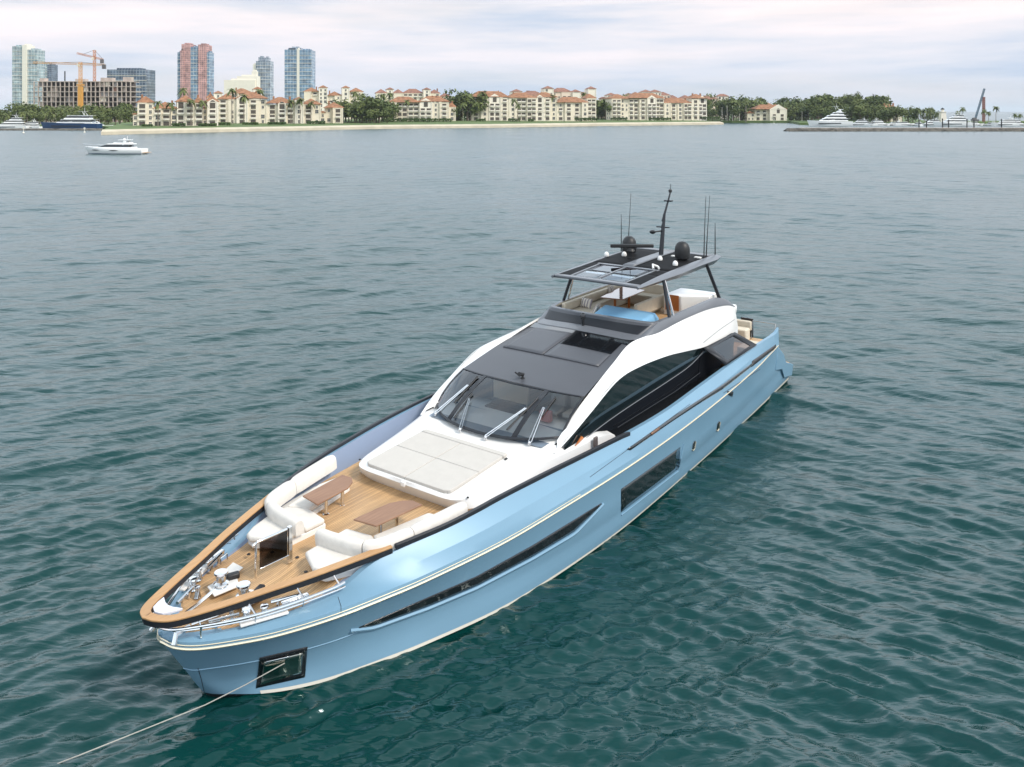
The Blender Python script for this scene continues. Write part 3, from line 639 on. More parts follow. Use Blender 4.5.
# satellite domes, radar, mast, whips
for s in (1, -1):
    b = YB(); b.lathe([(.16,0),(.18,.05),(.26,.09),(.275,.2),(.275,.36),(.255,.5),(.20,.61),(.11,.68),(0,.70)], (5.95, s * 1.0, 5.93), 24); b.build('satellite_dome', M_blackm, yacht)
b = YB(); b.lathe([(.14,0),(.12,.2),(.15,.26),(.1,.34)], (6.65,-.55,5.95), 16); rd = b.build('radar', M_blackm, yacht)
b = YB(); b.box((6.62,-.55,6.35),(.12,1.6,.13), rz=R(36.6)); b.build('radar_scanner', M_blackm, rd, bevel=.03)
b = YB(); b.tube([(5.72,.10,5.95),(5.55,.05,7.35)], [.09,.05], 8); b.tube([(5.40,-.08,5.95),(5.50,-.02,7.0)], [.07,.04], 8); b.tube([(5.55,.0,7.1),(5.1,0,8.0)], [.05,.03], 8); b.tube([(5.12,0,7.9),(5.1,0,8.3)], .012, 6)
b.box((5.2,0,7.75),(.16,.3,.05)); b.box((5.5,0,6.9),(.1,.5,.04)); ms = b.build('mast', M_char, yacht)
b = YB(); b.lathe([(.05,0),(.11,.04),(.12,.10),(.05,.14)], (6.0,-.12,6.72), 14); b.tube([(5.6,0,6.78),(6.0,-.12,6.78)], .03, 6); b.build('loudhailer', M_blackm, ms)
b = YB(); b.lathe([(.06,0),(.07,.08),(.05,.12)], (5.1,0,8.02), 10); b.build('masthead_lamp', M_blackm, ms)
for (x, y, z1, lean) in ((5.7,-1.52,7.25,0),(5.05,-1.55,7.9,-.02),(5.15,1.42,8.0,.12),(4.98,1.42,8.0,.05),(4.45,1.42,7.05,0)):
    b = YB(); z0 = htz(x) - .1; b.tube([(x, y, z0), (x + lean, y, z0 + .9), (x + lean * 2, y, z1)], [.028, .016, .008], 6); b.build('whip_antenna', M_blackm, yacht)
for (x, y) in ((6.74,-1.45),(6.43,.42),(6.9,1.2),(6.4,-.95)):
    b = YB(); b.lathe([(.09,0),(.10,.05),(.08,.12),(.04,.16),(0,.17)], (x, y, htz(x) + .03), 14); b.build('gps_dome', M_white, yacht)
for (x, y) in ((5.6,.55),(5.4,1.3)):
    b = YB(); b.box((x, y, htz(x) + .05), (.14, .26, .06)); b.build('antenna_pad', M_off, yacht, bevel=.02)
b = YB(); b.tube([(8.05,1.0,5.97),(7.9,.9,6.06),(7.75,1.0,5.99),(7.9,1.12,5.97)], .04, 8); b.build('hatch_lever', M_white, yacht)

# fittings placed on the hull side from image pixels ------------------------------------------
def bvh_of(*objs):
    v, f = [], []
    for o in objs:
        k = len(v); v += [p.co.copy() for p in o.data.vertices]; f += [[k + i for i in p.vertices] for p in o.data.polygons]
    return BVHTree.FromPolygons(v, f)
HB = bvh_of(hull, bulwark)
def hit(u, v):
    o, d = sight(u, v); p, n, i, t = HB.ray_cast(o, d)
    if p is None: return None
    if n.dot(d) > 0: n = -n
    return p, n
def patch(name, m, upper, lower, nu=24, nv=6, lift=.008, th=.012, parent=None, both=True):
    pu = lin([(a, c, 0) for a, c in upper], nu); pl = lin([(a, c, 0) for a, c in lower], nu); rows = []; last = None
    for j in range(nv):
        row = []
        for a, c in zip(pu, pl):
            q = a.lerp(c, j / (nv - 1)); h = hit(q.x, q.y)
            last = h or last; row.append(h[0] + h[1] * lift if h else (last[0] + last[1] * lift if last else Vector()))
        rows.append(row)
    res = []
    for s in ((1, -1) if both else (1,)):
        b = MB(); b.loft(rows if s > 0 else [mir(r) for r in rows]); res.append(b.build(name, m, parent or yacht, solid=th))
    return res
def onhull(pts, lift=.01):
    o = []
    for q in lin([(a, c, 0) for a, c in pts], 40):
        h = hit(q.x, q.y)
        if h: o.append(h[0] + h[1] * lift)
    return o
def seam(name, m, pts, r, lift=.0):
    P = onhull(pts, lift)
    for s in (1, -1):
        b = MB(); b.tube(P if s > 0 else mir(P), r, 6); b.build(name, m, yacht)
slot = patch('hull_window', M_black, [(359,627),(402.7,608),(476.6,576),(532,545.4),(574,519.6),(601,503)], [(359,627.6),(374,625.5),(429,605.5),(476.6,585.5),(532,556.5),(574,531.4),(602,504)], 44, 5)
for p, q in (((470,571),(474,583)), ((512,550),(520,566))):
    for o in slot[:1]: pass
seam('window_lip', M_blue, [(350,630.5),(374,627.8),(429,608),(476.6,588),(532,559),(575,533.6),(603,504)], .045, .0)
patch('square_hull_window', M_side, [(621,489),(680,447)], [(621,512),(679,468)], 12, 6)
seam('window_lip', M_blue, [(621,515),(678,471),(682.5,448),(683.5,444)], .018, .01)
for (u, v) in ((693.8,445),(718.2,425.5)):
    patch('porthole', M_side, [(u-1.6,v+3),(u-.9,v-2),(u+.6,v-4.5),(u+1.6,v-4)], [(u-1.6,v+4),(u-.8,v+4.8),(u+.4,v+2.5),(u+1.6,v-3)], 8, 5, .012)
    seam('porthole_rim', M_gold, [(u-1.9,v+4.5),(u-.8,v+5.6),(u+.8,v+3),(u+1.9,v-3.4)], .012, .012)
patch('hull_vent', M_black, [(626.5,449.3),(672,417.2),(700,399),(722,384.8),(752,363)], [(630,450.5),(672,421.5),(700,403),(722,389.5),(752,366)], 30, 3, .006)
patch('hull_vent', mat('brown_black_louvre', (.02,.016,.015), .4), [(752,361),(775.5,344.5)], [(751.5,367),(776.2,347.5)], 10, 3, .006)
patch('vent_grille', mat('bronze_grille', (.20,.11,.07), .4, .5), [(650,433.2),(659,426.8)], [(651.5,435.5),(659.5,429.5)], 5, 3, .02)
patch('mooring_grille', mat('brown_grille', (.16,.10,.08), .5), [(329,585),(341,578)], [(331,588),(342,581)], 4, 3, .012)
seam('panel_seam', M_char, [(723.5,393),(760,369)], .008, .004)
seam('panel_seam', M_char, [(690,404),(645,437),(590,477)], .006, .002)
seam('panel_seam', M_char, [(198,668),(201,678),(204.5,693)], .006, .002)
seam('panel_seam', M_char, [(338,597),(341,606),(341,614)], .005, .002)
vt = patch('exhaust_flap', M_charc if False else M_char, [(727,391),(733,391.5)], [(727.5,394),(732,396.5)], 5, 3, .015)
# anchor pocket: dark frame, polished plate and the roller at its head
patch('anchor_pocket', M_black, [(259.5,657.5),(307.5,646.5)], [(256,688),(305,677)], 12, 8, .006)
patch('anchor_plate', M_mirror, [(264,661),(302.5,652)], [(261,684),(301,672.5)], 12, 8, .024)
patch('anchor_shank', M_steel, [(266,659),(290,653.5)], [(266,661.5),(288,657)], 8, 3, .05)

HULL_BVH = HB; HB = bvh_of(ARCHES[0])
seam('panel_seam', M_grey, [(703.5,342.5),(719,330),(734.5,319.5)], .009, .002)
HB = HULL_BVH
# foredeck gear ----------------------------------------------------------------
def windlass(x, y):
    z = deckz(x)
    e_ = empty('windlass', upright((x, y, z))); e_.parent = yacht
    b = YB(); b.lathe([(.17,0),(.17,.05),(.12,.08),(.13,.12)], n=18); b.build('windlass_base', M_steel, e_)
    b = YB(); b.lathe([(.13,.12),(.15,.15),(.10,.18),(.095,.28),(.14,.33),(.13,.36),(.03,.37)], n=18); b.build('windlass_drum', M_gold if False else M_steel, e_)
for s in (1, -1): windlass(23.25, s * .36)
for s in (1, -1):
    b = YB(); b.prism([(23.0, s * .12), (22.75, s * .55), (22.95, s * .62), (23.4, s * .58), (23.5, s * .2)], deckz(23), deckz(23) + .05); b.build('chain_plate', M_white, yacht, bevel=.015)
    b = YB(); b.tube([(23.35, s * .36, deckz(23.3) + .08), (23.8, s * .30, 1.74), (24.25, s * .18, 1.75)], .035, 6); b.build('anchor_chain', M_steel, yacht)
    b = YB(); b.box((22.92, s * .42, deckz(22.9) + .09), (.26, .14, .12), .4 * s); b.build('windlass_motor', M_blackm, yacht, bevel=.03)
    for (x, y) in ((23.85, .62), (22.85, 1.12)):
        b = YB(); z = deckz(x)
        for dx in (-.12, .12): b.tube([(x + dx, s * (y - dx * .5), z), (x + dx, s * (y - dx * .5), z + .14)], .035, 8)
        b.tube([(x - .24, s * (y + .12), z + .14), (x + .24, s * (y - .12), z + .14)], .035, 8); b.build('mooring_cleat', M_steel, yacht)
    for (x, y, r_) in ((23.55, .86, .09), (23.3, 1.06, .08), (23.65, .55, .06)):
        b = YB(); b.lathe([(r_ * 1.2, 0), (r_, .03), (r_ * .7, .16), (r_ * 1.05, .19), (r_ * .9, .22), (0, .23)], (x, s * y, deckz(x)), 14); b.build('bollard', M_steel, yacht)
    b = YB(); b.box((23.35, s * 1.12, deckz(23.3) + .03), (.9, .16, .05), rz=-s * .42); b.build('fairlead_plate', M_white, yacht, bevel=.015)
    b = YB(); b.box((22.75, s * 1.28, deckz(22.7) + .10), (.55, .10, .10), rz=-s * .3); b.build('fairlead', M_steel, yacht, bevel=.02)
    b = YB(); b.tube([(24.35, s * .30, 1.80), (24.62, s * .30, 1.80), (24.72, s * .36, 1.66)], .05, 8); b.build('bow_roller', M_steel, yacht)
b = YB(); b.prism([(22.55,-.62),(22.55,-.95),(22.95,-.78),(23.15,-.62),(23.1,-.45)], deckz(22.8), deckz(22.8) + .02); b.build('deck_hatch', M_off, yacht)
b = YB(); b.tube([(22.75,-1.08,deckz(22.6)),(22.75,-1.08,1.95),(22.55,-1.14,1.95),(22.55,-1.14,deckz(22.6))], .018, 6); b.build('deck_fitting', M_steel, yacht)
# smoked glass gate between foredeck and sofas
gx0, gx1 = Vector((22.58, -.02, 0)), Vector((21.84, .03, 0))
b = YB()
b.tube([(22.58,-.02,1.84),(22.58,-.02,2.60)], .028, 8); b.tube([(22.56,-.02,2.60),(21.86,.03,2.60)], .03, 8); b.tube([(22.56,-.02,2.0),(21.86,.03,2.0)], .018, 8); b.tube([(22.58,-.02,2.59),(22.67,-.02,2.56)], .03, 8)
b.box((21.84,.03,2.24),(.09,.09,.76)); gt_ = b.build('foredeck_gate', M_steel, yacht, bevel=.008)
b = YB(); b.box((22.21,.005,2.3),(.66,.014,.56), rz=-.067); b.build('gate_pane', M_smoke, gt_)
for x, y in ((21.7,.05),(22.2,-.9),(21.95,.62),(20.9,-.15)):
    b = YB(); b.lathe([(.04,0),(.04,.012)], (x, y, deckz(x)), 10); b.build('deck_light', M_blackm, yacht)
# after deck glimpsed behind the arch
b = YB(); b.box((.9,.9,2.35),(.5,1.6,.5)); b.box((.6,.9,2.65),(.14,1.6,.4)); b.build('aft_sofa', M_beige, yacht, bevel=.06)
b = YB(); b.prism([(.2,1.05),(.2,1.55),(.15,1.55),(.15,1.05)], 2.05, 2.85); b.build('aft_glass_screen', M_smoke, yacht)
b = YB(); b.tube([(.3,1.6,2.05),(.3,1.6,2.8),(.3,2.5,2.8),(.3,2.5,2.05)], .02, 8); b.build('aft_rail', M_steel, yacht)
b = YB(); b.box((2.8,2.45,2.3),(1.2,.5,.5)); b.build('side_locker', M_beige, yacht, bevel=.03)

# ================================================================== LOOSE THINGS ABOARD
def ythg(name, base, label, cat, group=None):
    base = upright(base); e_ = empty(name, YM @ base, YROT, label, cat, group); e_['_b'] = list(base); return e_
def onto(b, name, m, root, **k):
    o = b.build(name, m, root, off=root['_b'], **k); return o
def cushion(b, poly, z0, z1): b.prism(poly, z0, z1)
# sunpad of eight canvas cushions
sp = ythg('sunpad', (17.3, 0, 2.4), 'flat grey canvas sunpad in quilted panels on the white coachroof before the windscreen', 'sunpad')
for i in range(2):
    for j in range(2):
        y0, y1 = (-1.36, -.008) if j == 0 else (.008, 1.36)
        x0, x1 = ((18.42, 17.308), (17.292, 16.36))[i]
        zz = lambda x: 2.372 + (18.4 - x) * .078
        P = [(x0, y0), (x0, y1), (x1, y1), (x1, y0)]
        if i == 0:
            P = [(x0 - .10, -1.36), (x0 - .02, -1.22), (x0, -.008), (x1, -.008), (x1, -1.37)] if j == 0 else [(x0, .008), (x0 - .02, 1.22), (x0 - .10, 1.36), (x1, 1.37), (x1, .008)]
        b = YB(); b.prism(P, lambda x, y: zz(x) + .0, lambda x, y: zz(x) + .085); onto(b, 'pad_cushion', M_sun, sp, bevel=.018, seg=3)
b = YB(); b.prism([(18.36,-1.30),(18.36,1.30),(16.3,1.34),(16.3,-1.34)], lambda x, y: 2.372 + (18.4 - x) * .078, lambda x, y: 2.372 + (18.4 - x) * .078 + .055); onto(b, 'pad_base', mat('dark_pad_base', (.16,.15,.14), .9), sp)
b = YB(); b.prism([(16.34,-1.38),(16.34,1.38),(16.16,1.36),(16.16,-1.36)], 2.53, 2.625); onto(b, 'pad_bolster', M_sun, sp, bevel=.03, seg=3)
b = YB(); b.box((18.47, .02, 2.30), (.12, .16, .14)); onto(b, 'pad_latch', M_white, sp, bevel=.03)
del sp['_b']
# the two L shaped bow sofas
def bow_sofa(s, label):
    f = lambda P: [(x, s * y) for x, y in P]
    t = ythg('bow_sofa', (20.6, s * 1.2, 1.88), label, 'sofa', 'bow sofas on the foredeck')
    b = YB(); b.prism(f([(22.0,1.0),(21.68,.42),(20.55,.36),(20.45,1.02),(19.0,1.28),(18.85,1.9),(19.5,2.02),(20.5,1.86),(21.3,1.6),(21.95,1.24)]), 1.86, 2.03); onto(b, 'sofa_base', M_white, t, bevel=.03)
    b = YB(); b.prism(f([(22.06,1.0),(21.76,.40),(21.28,.38),(21.2,1.5),(21.75,1.34),(22.02,1.18)]), 2.03, 2.165); onto(b, 'front_cushion', M_cush, t, bevel=.05, seg=3)
    b = YB(); b.prism(f([(21.12,.36),(20.58,.34),(20.46,1.0),(20.7,1.5),(21.02,1.5)]), 2.03, 2.165); onto(b, 'seat_cushion', M_cush, t, bevel=.05, seg=3)
    b = YB(); b.prism(f([(20.46,1.02),(19.0,1.27),(18.9,1.75),(19.5,1.82),(20.68,1.52)]), 2.03, 2.165); onto(b, 'seat_cushion', M_cush, t, bevel=.05, seg=3)
    # rolled backrest: athwart then along the bulwark
    path = catm([(21.30,s*.30,2.30),(21.27,s*.75,2.31),(21.19,s*1.30,2.33),(20.98,s*1.66,2.34),(20.45,s*1.84,2.36),(19.6,s*2.0,2.40),(18.75,s*2.12,2.44)], 26)
    for i0, i1 in ((0, 10), (10, 18), (18, 26)):                 # three cushions butted end to end
        b = YB(); rings = []; seg_ = catm(path[i0:min(26, i1 + 1)], 14)
        for i, p in enumerate(seg_):
            tt = seg_[min(i + 1, 13)] - seg_[max(i - 1, 0)]; tt.z = 0; tt.normalize(); n = Vector((-tt.y, tt.x, 0)); k = .80 if i in (0, 13) else (.95 if i in (1, 12) else 1)
            if i == 0 and i0: p = p + tt * .012
            rings.append([p + n * .13 * k + Vector((0, 0, -.20)), p + n * .135 * k + Vector((0, 0, -.02)), p + n * .12 * k + Vector((0, 0, .09 * k)), p + n * .07 * k + Vector((0, 0, .15 * k)), p + Vector((0, 0, .165 * k)), p - n * .07 * k + Vector((0, 0, .15 * k)), p - n * .12 * k + Vector((0, 0, .09 * k)), p - n * .135 * k + Vector((0, 0, -.02)), p - n * .13 * k + Vector((0, 0, -.20))])
        b.loft(rings, True, True); onto(b, 'back_cushion', M_cush, t, ang=60)
    del t['_b']; return t
bow_sofa(-1, 'white L shaped bow sofa on the far side, behind the smoked glass gate')
bow_sofa(1, 'white L shaped bow sofa along the near rail, beside the sunpad')
def bow_table(s, label):
    t = ythg('deck_table', (19.9, s * .9, 1.9), label, 'table', 'tables on the foredeck')
    b = YB(); b.prism([(20.57, s * .57), (20.49, s * 1.17), (19.2, s * 1.29), (19.18, s * .98), (19.32, s * .80), (19.6, s * .645)], 2.405, 2.445); onto(b, 'table_top', M_walnut, t, bevel=.012)
    for x in (20.12, 19.62):
        b = YB(); b.lathe([(.085,0),(.085,.02),(.045,.04),(.045,.40),(.055,.42),(.055,.48),(.10,.505)], (x, s * .88, 1.895), 14); onto(b, 'leg', M_steel, t)
    del t['_b']; return t
bow_table(-1, 'brown wooden foredeck table on steel legs tucked against the far white sofa')
bow_table(1, 'brown wooden foredeck table on steel legs nearest the grey sunpad, by the near rail')
# flybridge furniture
t = ythg('flybridge_table', (6.3, -1.1, 3.96), 'glossy wooden dining table under the hardtop on the flybridge', 'table')
b = YB(); b.prism([(7.22,-1.36),(7.08,-.56),(5.27,-.66),(5.27,-1.62)], 4.56, 4.60); onto(b, 'table_top', mat('glossy_table_wood', (.30,.17,.12), .12, coat=.6), t, bevel=.012)
for x in (6.75, 5.75): b = YB(); b.tube([(x,-1.05,3.96),(x,-1.05,4.56)], .05, 10); onto(b, 'leg', M_orange, t)
del t['_b']
t = ythg('flybridge_sofa', (6.4,-1.5,3.96), 'beige U shaped sofa round the flybridge table', 'sofa')
for nm, P, z0, z1 in (('seat_cushion', [(8.9,-1.72),(8.9,-.75),(7.6,-.75),(7.6,-1.76)], 3.97, 4.36), ('seat_cushion', [(7.55,-1.76),(7.55,-1.38),(4.6,-1.45),(4.6,-1.82)], 3.97, 4.36), ('seat_cushion', [(5.15,-1.4),(5.15,-.2),(4.6,-.2),(4.6,-1.4)], 3.97, 4.36), ('seat_cushion', [(7.4,-.42),(7.4,.02),(5.3,.02),(5.3,-.42)], 3.97, 4.30),
                      ('backrest', [(9.0,-1.80),(9.0,-1.64),(4.6,-1.74),(4.6,-1.92)], 4.37, 4.66), ('backrest', [(7.4,.03),(7.4,.16),(5.3,.16),(5.3,.03)], 4.1, 4.58), ('backrest', [(4.6,-1.7),(4.6,-.2),(4.45,-.2),(4.45,-1.7)], 4.3, 4.68)):
    b = YB(); b.prism(P, z0, z1); onto(b, nm, M_beige, t, bevel=.05, seg=3)
del t['_b']
def stripe_mat():
    q = NT('striped_cushion_cloth'); c = q.n('ShaderNodeTexCoord'); w = q.n('ShaderNodeTexWave', wave_type='BANDS', bands_direction='X'); w.inputs['Scale'].default_value = 2.6; w.inputs['Distortion'].default_value = .3
    q.l(c.outputs['Object'], w.inputs['Vector']); r = q.n('ShaderNodeValToRGB'); e = r.color_ramp.elements; e[0].color = (.25,.22,.24,1); e[0].position = .25; e[1].color = (.66,.60,.52,1); e[1].position = .5
    q.l(w.outputs['Color'], r.inputs[0]); q.l(r.outputs[0], q.b.inputs['Base Color']); q.b.inputs['Roughness'].default_value = .9; return q.m
MS = stripe_mat()
def pillow(base, rz, tl, w, h, label):
    b = MB(); n = 10; fr_ = []; bk_ = []
    for i in range(n + 1):
        ra, rb = [], []
        for j in range(n + 1):
            u, v = i / n * 2 - 1, j / n * 2 - 1; th = .085 * max(0, (1 - u ** 4) * (1 - v ** 4)) ** .6
            pinch = 1 - .07 * (abs(u * v)) ** .5 * 0
            ra.append((u * w / 2 * pinch, -th, (v + 1) * h / 2)); rb.append((u * w / 2 * pinch, th, (v + 1) * h / 2))
        fr_.append(ra); bk_.append(rb)
    b.loft(fr_); b.loft(bk_)
    o = b.build('cushion', MS); o.matrix_world = YM @ Matrix.Translation(upright(base)) @ Matrix.Rotation(rz, 4, 'Z') @ Matrix.Rotation(tl, 4, 'X')
    tag(o, label, 'cushion', 'striped cushions on the flybridge sofa')
pillow((8.55,-.78,4.37), R(20), R(-25), .62, .34, 'striped fabric cushion lying beside the light blue cover')
pillow((8.05,-1.45,4.37), R(80), R(-22), .5, .34, 'striped fabric cushion between the blue cover and the flybridge table')
pillow((5.9,-1.62,4.40), R(5), R(18), .45, .36, 'striped fabric cushion propped behind the flybridge table')
# covered helm console
t = YB(); base = (8.9,.45,3.97)
t.loft([[(9.58,-.30,3.97),(9.58,1.52,3.97),(8.35,1.52,3.97),(8.35,-.55,3.97)], [(9.60,-.30,4.52),(9.56,1.52,4.52),(8.40,1.48,4.52),(8.36,-.52,4.52)], [(9.50,-.22,4.66),(9.42,1.42,4.66),(8.50,1.38,4.70),(8.44,-.46,4.70)]], True, True)
o = t.build('console_cover', M_cover, None, off=upright(base), bevel=.06, seg=3, ang=60); o.location = YM @ upright(base); o.rotation_euler = (0, 0, YROT)
tag(o, 'light blue fabric cover stretched over the flybridge helm console', 'cover')
t = ythg('bar_unit', (5.4,1.0,3.96), 'white flybridge bar unit with an orange wood door behind the near pillar', 'bar unit')
b = YB(); b.prism([(5.85,.35),(5.85,1.0),(5.2,1.75),(4.5,1.72),(4.5,.35)], 3.96, 4.68); onto(b, 'bar_body', M_white, t, bevel=.03)
b = YB(); b.prism([(5.86,.42),(5.872,.42),(5.872,.92),(5.86,.92)], 4.15, 4.70); onto(b, 'door', M_orange, t)
del t['_b']
# anchor line running from the bow pocket down into the water
h0 = hit(284, 661.5)[0] + Vector((.02, .05, 0))
P0 = YM @ h0; P1 = YM @ atz(205, 705, .16); P2 = YM @ atz(80, 755, .07); P3 = YM @ atz(10, 782, -.35)
b = MB(); b.tube([P0, P0.lerp(P1, .5) - Vector((0, 0, .02))] + lin([P1, P2, P3], 60), .010, 8); o = b.build('anchor_line', M_rope); tag(o, 'pale rope stretched from the yacht bow pocket down into the water', 'rope')

# ================================================================== THE FAR SHORE
def wx(u, Y, z=3.0): return (u - 512) / FPX * Y
def wz(v, Y): return CAM_H - (v - HZ) / FPX * Y
def wY(v, z=0.0): return FPX * (CAM_H - z) / (v - HZ)
M_stucco = mat('cream_stucco', (.74,.66,.52), rough=.85, var=.05, vscale=.2)
M_stucco2 = mat('pale_stucco', (.78,.715,.60), rough=.85, var=.05, vscale=.2)
M_peach = mat('peach_stucco', (.70,.57,.45), rough=.85, var=.05, vscale=.2)
M_trim = mat('white_trim', (.74,.69,.59), rough=.7)
M_tile = mat('terracotta_tiles', (.27,.128,.065), rough=.85, var=.35, vscale=.5)
M_tile2 = mat('brown_tiles', (.235,.115,.08), rough=.85, var=.35, vscale=.5)
M_win = mat('dark_window_glass', (.035,.042,.048), rough=.15)
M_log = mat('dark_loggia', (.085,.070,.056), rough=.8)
M_conc = mat('raw_concrete', (.46,.385,.335), rough=.9, var=.15, vscale=.3)
M_sand = mat('pale_sea_wall', (.50,.44,.33), rough=.9, var=.12, vscale=.15)
M_lawn = mat('lawn', (.085,.13,.035), rough=.95, var=.3, vscale=.12)
M_rock = mat('dark_rock', (.10,.09,.075), rough=.95, var=.5, vscale=.6)
M_trunk = mat('bark', (.10,.075,.05), rough=.95)
M_ptrunk = mat('palm_bark', (.22,.18,.14), rough=.95)
def leafmat(name, c1, c2):
    q = NT(name); o = q.n('ShaderNodeObjectInfo'); g = q.n('ShaderNodeNewGeometry')
    ad = q.n('ShaderNodeMath', operation='MULTIPLY_ADD'); q.l(g.outputs['Random Per Island'], ad.inputs[0]); ad.inputs[1].default_value = .6; 
    m0 = q.n('ShaderNodeMath', operation='MULTIPLY'); q.l(o.outputs['Random'], m0.inputs[0]); m0.inputs[1].default_value = .4; q.l(m0.outputs[0], ad.inputs[2])
    m = q.n('ShaderNodeMix', data_type='RGBA'); q.l(ad.outputs[0], m.inputs[0]); m.inputs[6].default_value = (*c1, 1); m.inputs[7].default_value = (*c2, 1)
    q.l(m.outputs[2], q.b.inputs['Base Color']); q.b.inputs['Roughness'].default_value = .7; q.b.inputs['Specular IOR Level'].default_value = .25; MATS[name] = q.m; return q.m
M_leaf = leafmat('broad_leaves', (.032,.058,.018), (.17,.195,.06))
M_palm = leafmat('palm_fronds', (.05,.075,.022), (.13,.15,.05))
M_hedge = leafmat('hedge_leaves', (.035,.07,.018), (.08,.13,.035))

# land: sea wall, beach line and lawn, one rising sheet ------------------------
def P2(u, v): Y = wY(v); return Vector((wx(u, Y, 0), Y, 0))
shore = [P2(101,135), P2(118,134.5), P2(180,133), P2(240,131.7), P2(300,130.6), P2(360,129.2), P2(400,128.6), P2(488,127.8), P2(600,126), P2(715,124.7), P2(724,124.5)]
def land(name, line, heights, m, back):
    """strips parallel to a shoreline: heights = [(metres inland, z)]"""
    b = MB(); b.loft([[Vector((p.x - back.x * d * 0, p.y, z)) + back * d for p in line] for d, z in heights]); o = b.build(name, m, ang=20); return tag(o, kind='structure')
INL = Vector((-.35, .94, 0))
shl = lin(shore, 60)
sw = MB(); sw.loft([[p + Vector((0, 0, -1)) for p in shl], [p + INL * .3 + Vector((0, 0, 1.5)) for p in shl], [p + INL * 6 + Vector((0, 0, 2.45)) for p in shl]])
tag(sw.build('sea_wall', M_sand, ang=20), 'long pale sea wall edging the lawn in front of the cream villas', 'sea wall')
lw = MB(); lw.loft([[p + INL * 6 + Vector((0, 0, 2.44)) for p in shl], [p + INL * 30 + Vector((0, 0, 2.8)) for p in shl], [p + INL * 85 + Vector((0, 0, 3.9)) for p in shl], [p + INL * 500 + Vector((0, 0, 4.2)) for p in shl]])
tag(lw.build('lawn', M_lawn, ang=20), kind='structure')
lf = MB(); lf.prism([(wx(-160, 505), 545), (wx(100, 545), 545), (wx(118, 436), 440), (wx(150, 520), 700), (wx(260, 900), 1500), (wx(-900, 1500), 1500)], -1, 2.0)
tag(lf.build('marina_ground', M_lawn, smooth=False), kind='structure')
rg = MB(); rg.prism([(wx(722, 828), 829), (wx(790, 820), 822), (wx(800, 700), 700), (wx(905, 690), 690), (wx(945, 720), 720), (wx(1010, 760), 770), (wx(1060, 800), 800), (wx(1060, 830), 830), (wx(930, 850), 860), (wx(905, 1400), 1400), (wx(560, 1400), 1400)], -1, 1.9)
tag(rg.build('harbour_ground', M_lawn, smooth=False), kind='structure')
fc = MB(); fc.prism([(-1500, 1500), (wx(640, 1500), 1450), (wx(900, 1500), 1500), (wx(800, 2600), 2600), (-2600, 2600)], -1, 2.5)
tag(fc.build('far_ground', M_lawn, smooth=False), kind='structure')

# --- villas -------------------------------------------------------------------
def win_mesh(w, h, m):
    b = MB(); b.box((0, -.05, h / 2), (w, .16, h)); b.cur = 1
    b.box((0, -.10, h + .06), (w + .3, .26, .14)); b.box((0, -.12, -.07), (w + .3, .34, .14))
    if m is M_win: b.box((0, -.09, h / 2), (.10, .16, h)); b.box((0, -.09, h * .55), (w, .15, .08))
    o = b.build('window', [m, M_trim], smooth=False); me = o.data; bpy.data.objects.remove(o); return me
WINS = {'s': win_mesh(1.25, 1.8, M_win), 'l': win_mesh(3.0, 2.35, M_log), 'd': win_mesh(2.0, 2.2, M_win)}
def balc_mesh(w):
    b = MB(); b.box((0, -.55, -.08), (w, 1.1, .22)); b.box((0, -1.05, .42), (w, .14, .85)); o = b.build('balcony', M_trim, smooth=False); me = o.data; bpy.data.objects.remove(o); return me
BALC = {3: balc_mesh(3.4), 4: balc_mesh(4.4)}
def arch_mesh():
    b = MB(); pts = [(-1.5, 0)] + [(1.5 * math.cos(math.pi - math.pi * i / 10), 3.2 + 1.5 * math.sin(math.pi * i / 10)) for i in range(11)] + [(1.5, 0)]
    a = b.add([(x, -.14, z) for x, z in pts]); c = b.add([(x, 0.1, z) for x, z in pts]); n = len(pts); b.face([a + i for i in range(n)])
    for i in range(n): j = (i + 1) % n; b.face((a + i, a + j, c + j, c + i))
    o = b.build('arched_window', M_log, smooth=False); me = o.data; bpy.data.objects.remove(o); return me
ARCH = arch_mesh()
def put(name, me, parent, loc, rz=0.0):
    o = bpy.data.objects.new(name, me); COL.objects.link(o); o.parent = parent; o.location = loc; o.rotation_euler = (0, 0, rz); return o
def hip(b, x0, x1, y0, y1, z, h, ov=.7):
    x0 -= ov; x1 += ov; y0 -= ov; y1 += ov; w, d = x1 - x0, y1 - y0; i = min(w, d) / 2 * .96
    if w >= d: r0, r1 = (x0 + i, (y0 + y1) / 2), (x1 - i, (y0 + y1) / 2)
    else: r0, r1 = ((x0 + x1) / 2, y0 + i), ((x0 + x1) / 2, y1 - i)
    k = b.add([(x0, y0, z), (x1, y0, z), (x1, y1, z), (x0, y1, z), (*r0, z + h), (*r1, z + h), (x0, y0, z - .25), (x1, y0, z - .25), (x1, y1, z - .25), (x0, y1, z - .25)])
    if w >= d: F = ((0,1,5,4),(1,2,5),(2,3,4,5),(3,0,4))
    else: F = ((0,1,4),(1,2,5,4),(2,3,5),(3,0,4,5))
    for q in F + ((0,6,7,1),(1,7,8,2),(2,8,9,3),(3,9,6,0),(6,9,8,7)): b.face([k + i for i in q])
